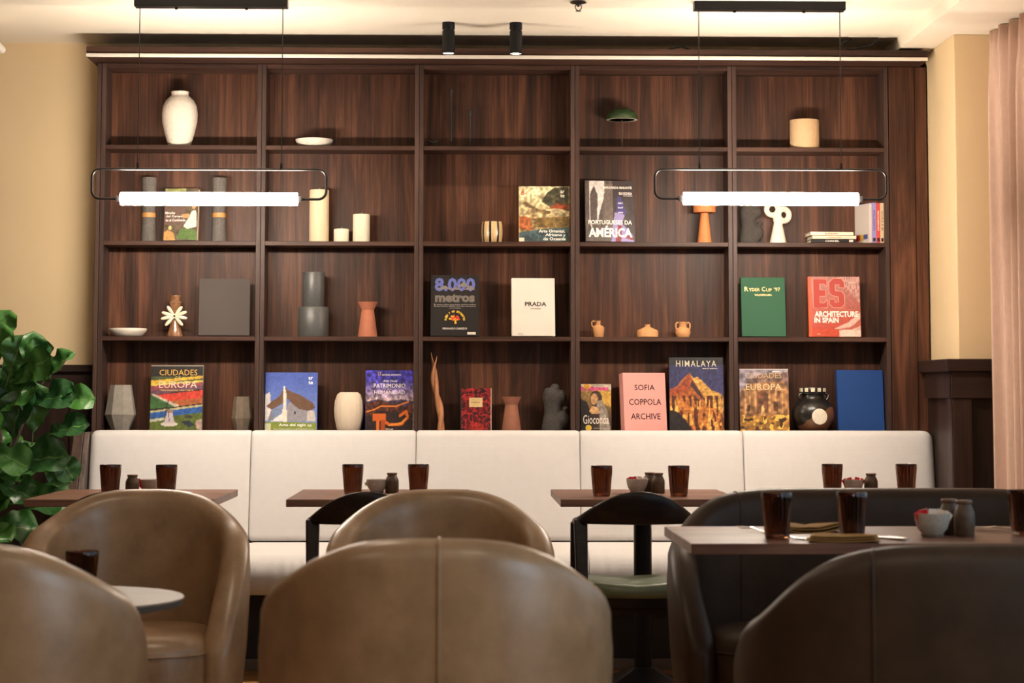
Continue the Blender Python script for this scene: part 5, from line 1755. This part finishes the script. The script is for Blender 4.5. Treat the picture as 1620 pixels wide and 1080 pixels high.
a.grad((70, 52, 38), (190, 150, 84), .2, .95).rect(0, .88, 1, 1, (196, 180, 160)).poly([(0, .86), (.9, .86), (.9, .93), (0, .95)], (206, 86, 130)).ell(.2, .95, .12, .06, (226, 170, 60)).poly([(.55, .88), (1, .82), (1, .5), (.7, .6)], (200, 156, 70)).poly([(0, 0), (0, .68), (.2, .62), (.4, .2), (.4, 0)], (42, 36, 34))
a.ell(.50, .68, .21, .18, (70, 52, 44)).ell(.44, .68, .12, .12, (196, 150, 104)).poly([(.28, .42), (.36, .54), (.58, .50), (.62, .38), (.4, .34)], (202, 158, 110)).poly([(.55, .64), (.68, .66), (.86, .45), (.96, .1), (.98, 0), (.6, 0), (.62, .4), (.52, .55)], (150, 138, 126)).grain(.22, 22, 28, 7).poly([(.1, 0), (.5, 0), (.6, .36), (.3, .36)], (60, 46, 40))
book('small art book with a painted veiled woman and a large white title, bottom shelf', 0.603, 0.134, 0.209, 4, (80, 60, 44), a, [
     ('Gioconda', .49, .245, .84, .19, (240, 230, 216)), ('maestros de la pintura', .64, .06, .46, .022, (220, 206, 190))])
gb = [o for o in bpy.data.objects if o.get('label', '').startswith('small art book with a painted')][0]
gc = [c for c in gb.children if c.name.startswith('cover')][0]
G().lathe([(0, 0), (0.0135, 0), (0.0135, 0.0006), (0, 0.0006)], 24, M4=T(-0.034, -0.0006, 0.014) @ RX(PI/2)).build('round_seal', ink((222, 186, 70)), gc)
book('thick pink book with three lines of black capitals, bottom shelf', 0.822, 0.198, 0.258, 4, (226, 160, 152), None, [
     ('SOFIA', .50, .745, .48, .098, (44, 22, 24), dict(bold=0.006)), ('COPPOLA', .50, .495, .76, .105, (44, 22, 24), dict(bold=0.006)), ('ARCHIVE', .50, .245, .70, .105, (44, 22, 24), dict(bold=0.006))], t=0.050, rotz=0.27, lean=6, yb=9.325, rough=0.75)
a = Art(72, 96, bg=(46, 44, 86))
a.grad((66, 60, 106), (44, 44, 84), .3, .9).rect(0, .90, 1, 1, (30, 26, 28))
a.poly([(0, .56), (.12, .60), (.24, .70), (.37, .79), (.44, .72), (.52, .73), (.62, .67), (.76, .56), (.96, .50), (1, .44), (1, 0), (0, 0)], (168, 92, 40))
a.poly([(.37, .79), (.43, .70), (.70, .40), (.98, .22), (1, .44), (.96, .50), (.76, .56), (.62, .67), (.52, .73), (.44, .72)], (206, 152, 72)).poly([(.42, .70), (.38, .62), (.52, .50), (.70, .36), (.92, .22), (.62, .46)], (56, 40, 44)).poly([(.0, .56), (.2, .60), (.37, .78), (.40, .62), (.28, .52), (0, .48)], (150, 66, 34))
a.poly([(0, .46), (.2, .44), (.46, .48), (.80, .32), (1, .20), (1, 0), (.45, 0), (.2, .22), (0, .30)], (184, 112, 50))
nn_ = a.noise(26, 9, 4)
a.mix((nn_ > .58) & (a.Y < .48) & (a.X > .04), (92, 44, 24)).mix((a.noise(30, 10, 12) > .70) & (a.Y < .46), (230, 170, 84)).poly([(0, 0), (0, .28), (.14, .26), (.30, .14), (.40, 0)], (40, 32, 34)).grain(.3, 36, 44, 11)
book('tall mountain book with an orange peak under an indigo sky, bottom shelf', 1.048, 0.240, 0.327, 4, (34, 30, 36), a, [
     ('HIMALAYA', .50, .915, .74, .082, (206, 196, 176), dict(bold=0.002, space=1.25)), ('MARCO MAJRANI', .75, .845, .27, .020, (220, 206, 200), B)], yb=9.335, t=0.03)
a = Art(66, 84, bg=(120, 86, 62))
a.grad((150, 104, 66), (112, 90, 92), .3, 1.0).poly([(0, 1), (0, .62), (.10, .70), (.18, .82), (.4, .90), (1, .95), (1, 1)], (150, 138, 150)).poly([(.08, .30), (.08, .66), (.2, .76), (.9, .80), (1, .60), (1, .28)], (164, 118, 76))
for x in (.10, .20, .30, .60, .72, .86):
    a.rect(x, .28, x+.03, .66, (192, 146, 96))
a.ell(.46, .55, .12, .10, (120, 78, 52)).rect(.35, .28, .57, .54, (110, 72, 50)).rect(.14, .32, .20, .42, (84, 54, 40)).rect(.68, .32, .78, .48, (96, 62, 44)).rect(.76, .56, .82, .64, (104, 70, 52)).poly([(.42, .24), (.45, .42), (.48, .42), (.52, .24)], (206, 164, 106)).rect(.02, .66, .95, .685, (188, 140, 92))
a.poly([(0, .2), (.3, .25), (.6, .24), (1, .26), (1, 0), (0, 0)], (168, 120, 54)).grain(.42, 20, 24, 8).mix((a.noise(14, 18, 5) > .66) & (a.Y < .26), (240, 200, 96)).mix((a.noise(12, 16, 6) > .70) & (a.Y < .24), (70, 46, 30)).rect(0, .985, 1, 1, (196, 190, 190)).ell(.75, .955, .09, .012, (225, 220, 220))
book('book with a baroque fountain palace in golden light, bottom shelf', 1.347, 0.218, 0.277, 4, (120, 92, 70), a, [
     ('CIUDADES', .49, .89, .74, .085, (196, 164, 116)), ('DE', .50, .805, .09, .035, (206, 176, 130)), ('EUROPA', .49, .71, .72, .10, (226, 202, 160))])
book('plain royal blue hardcover book at the right end of the bottom shelf', 1.775, 0.206, 0.272, 4, (26, 66, 128), t=0.03, rotz=0.05, rough=0.65)
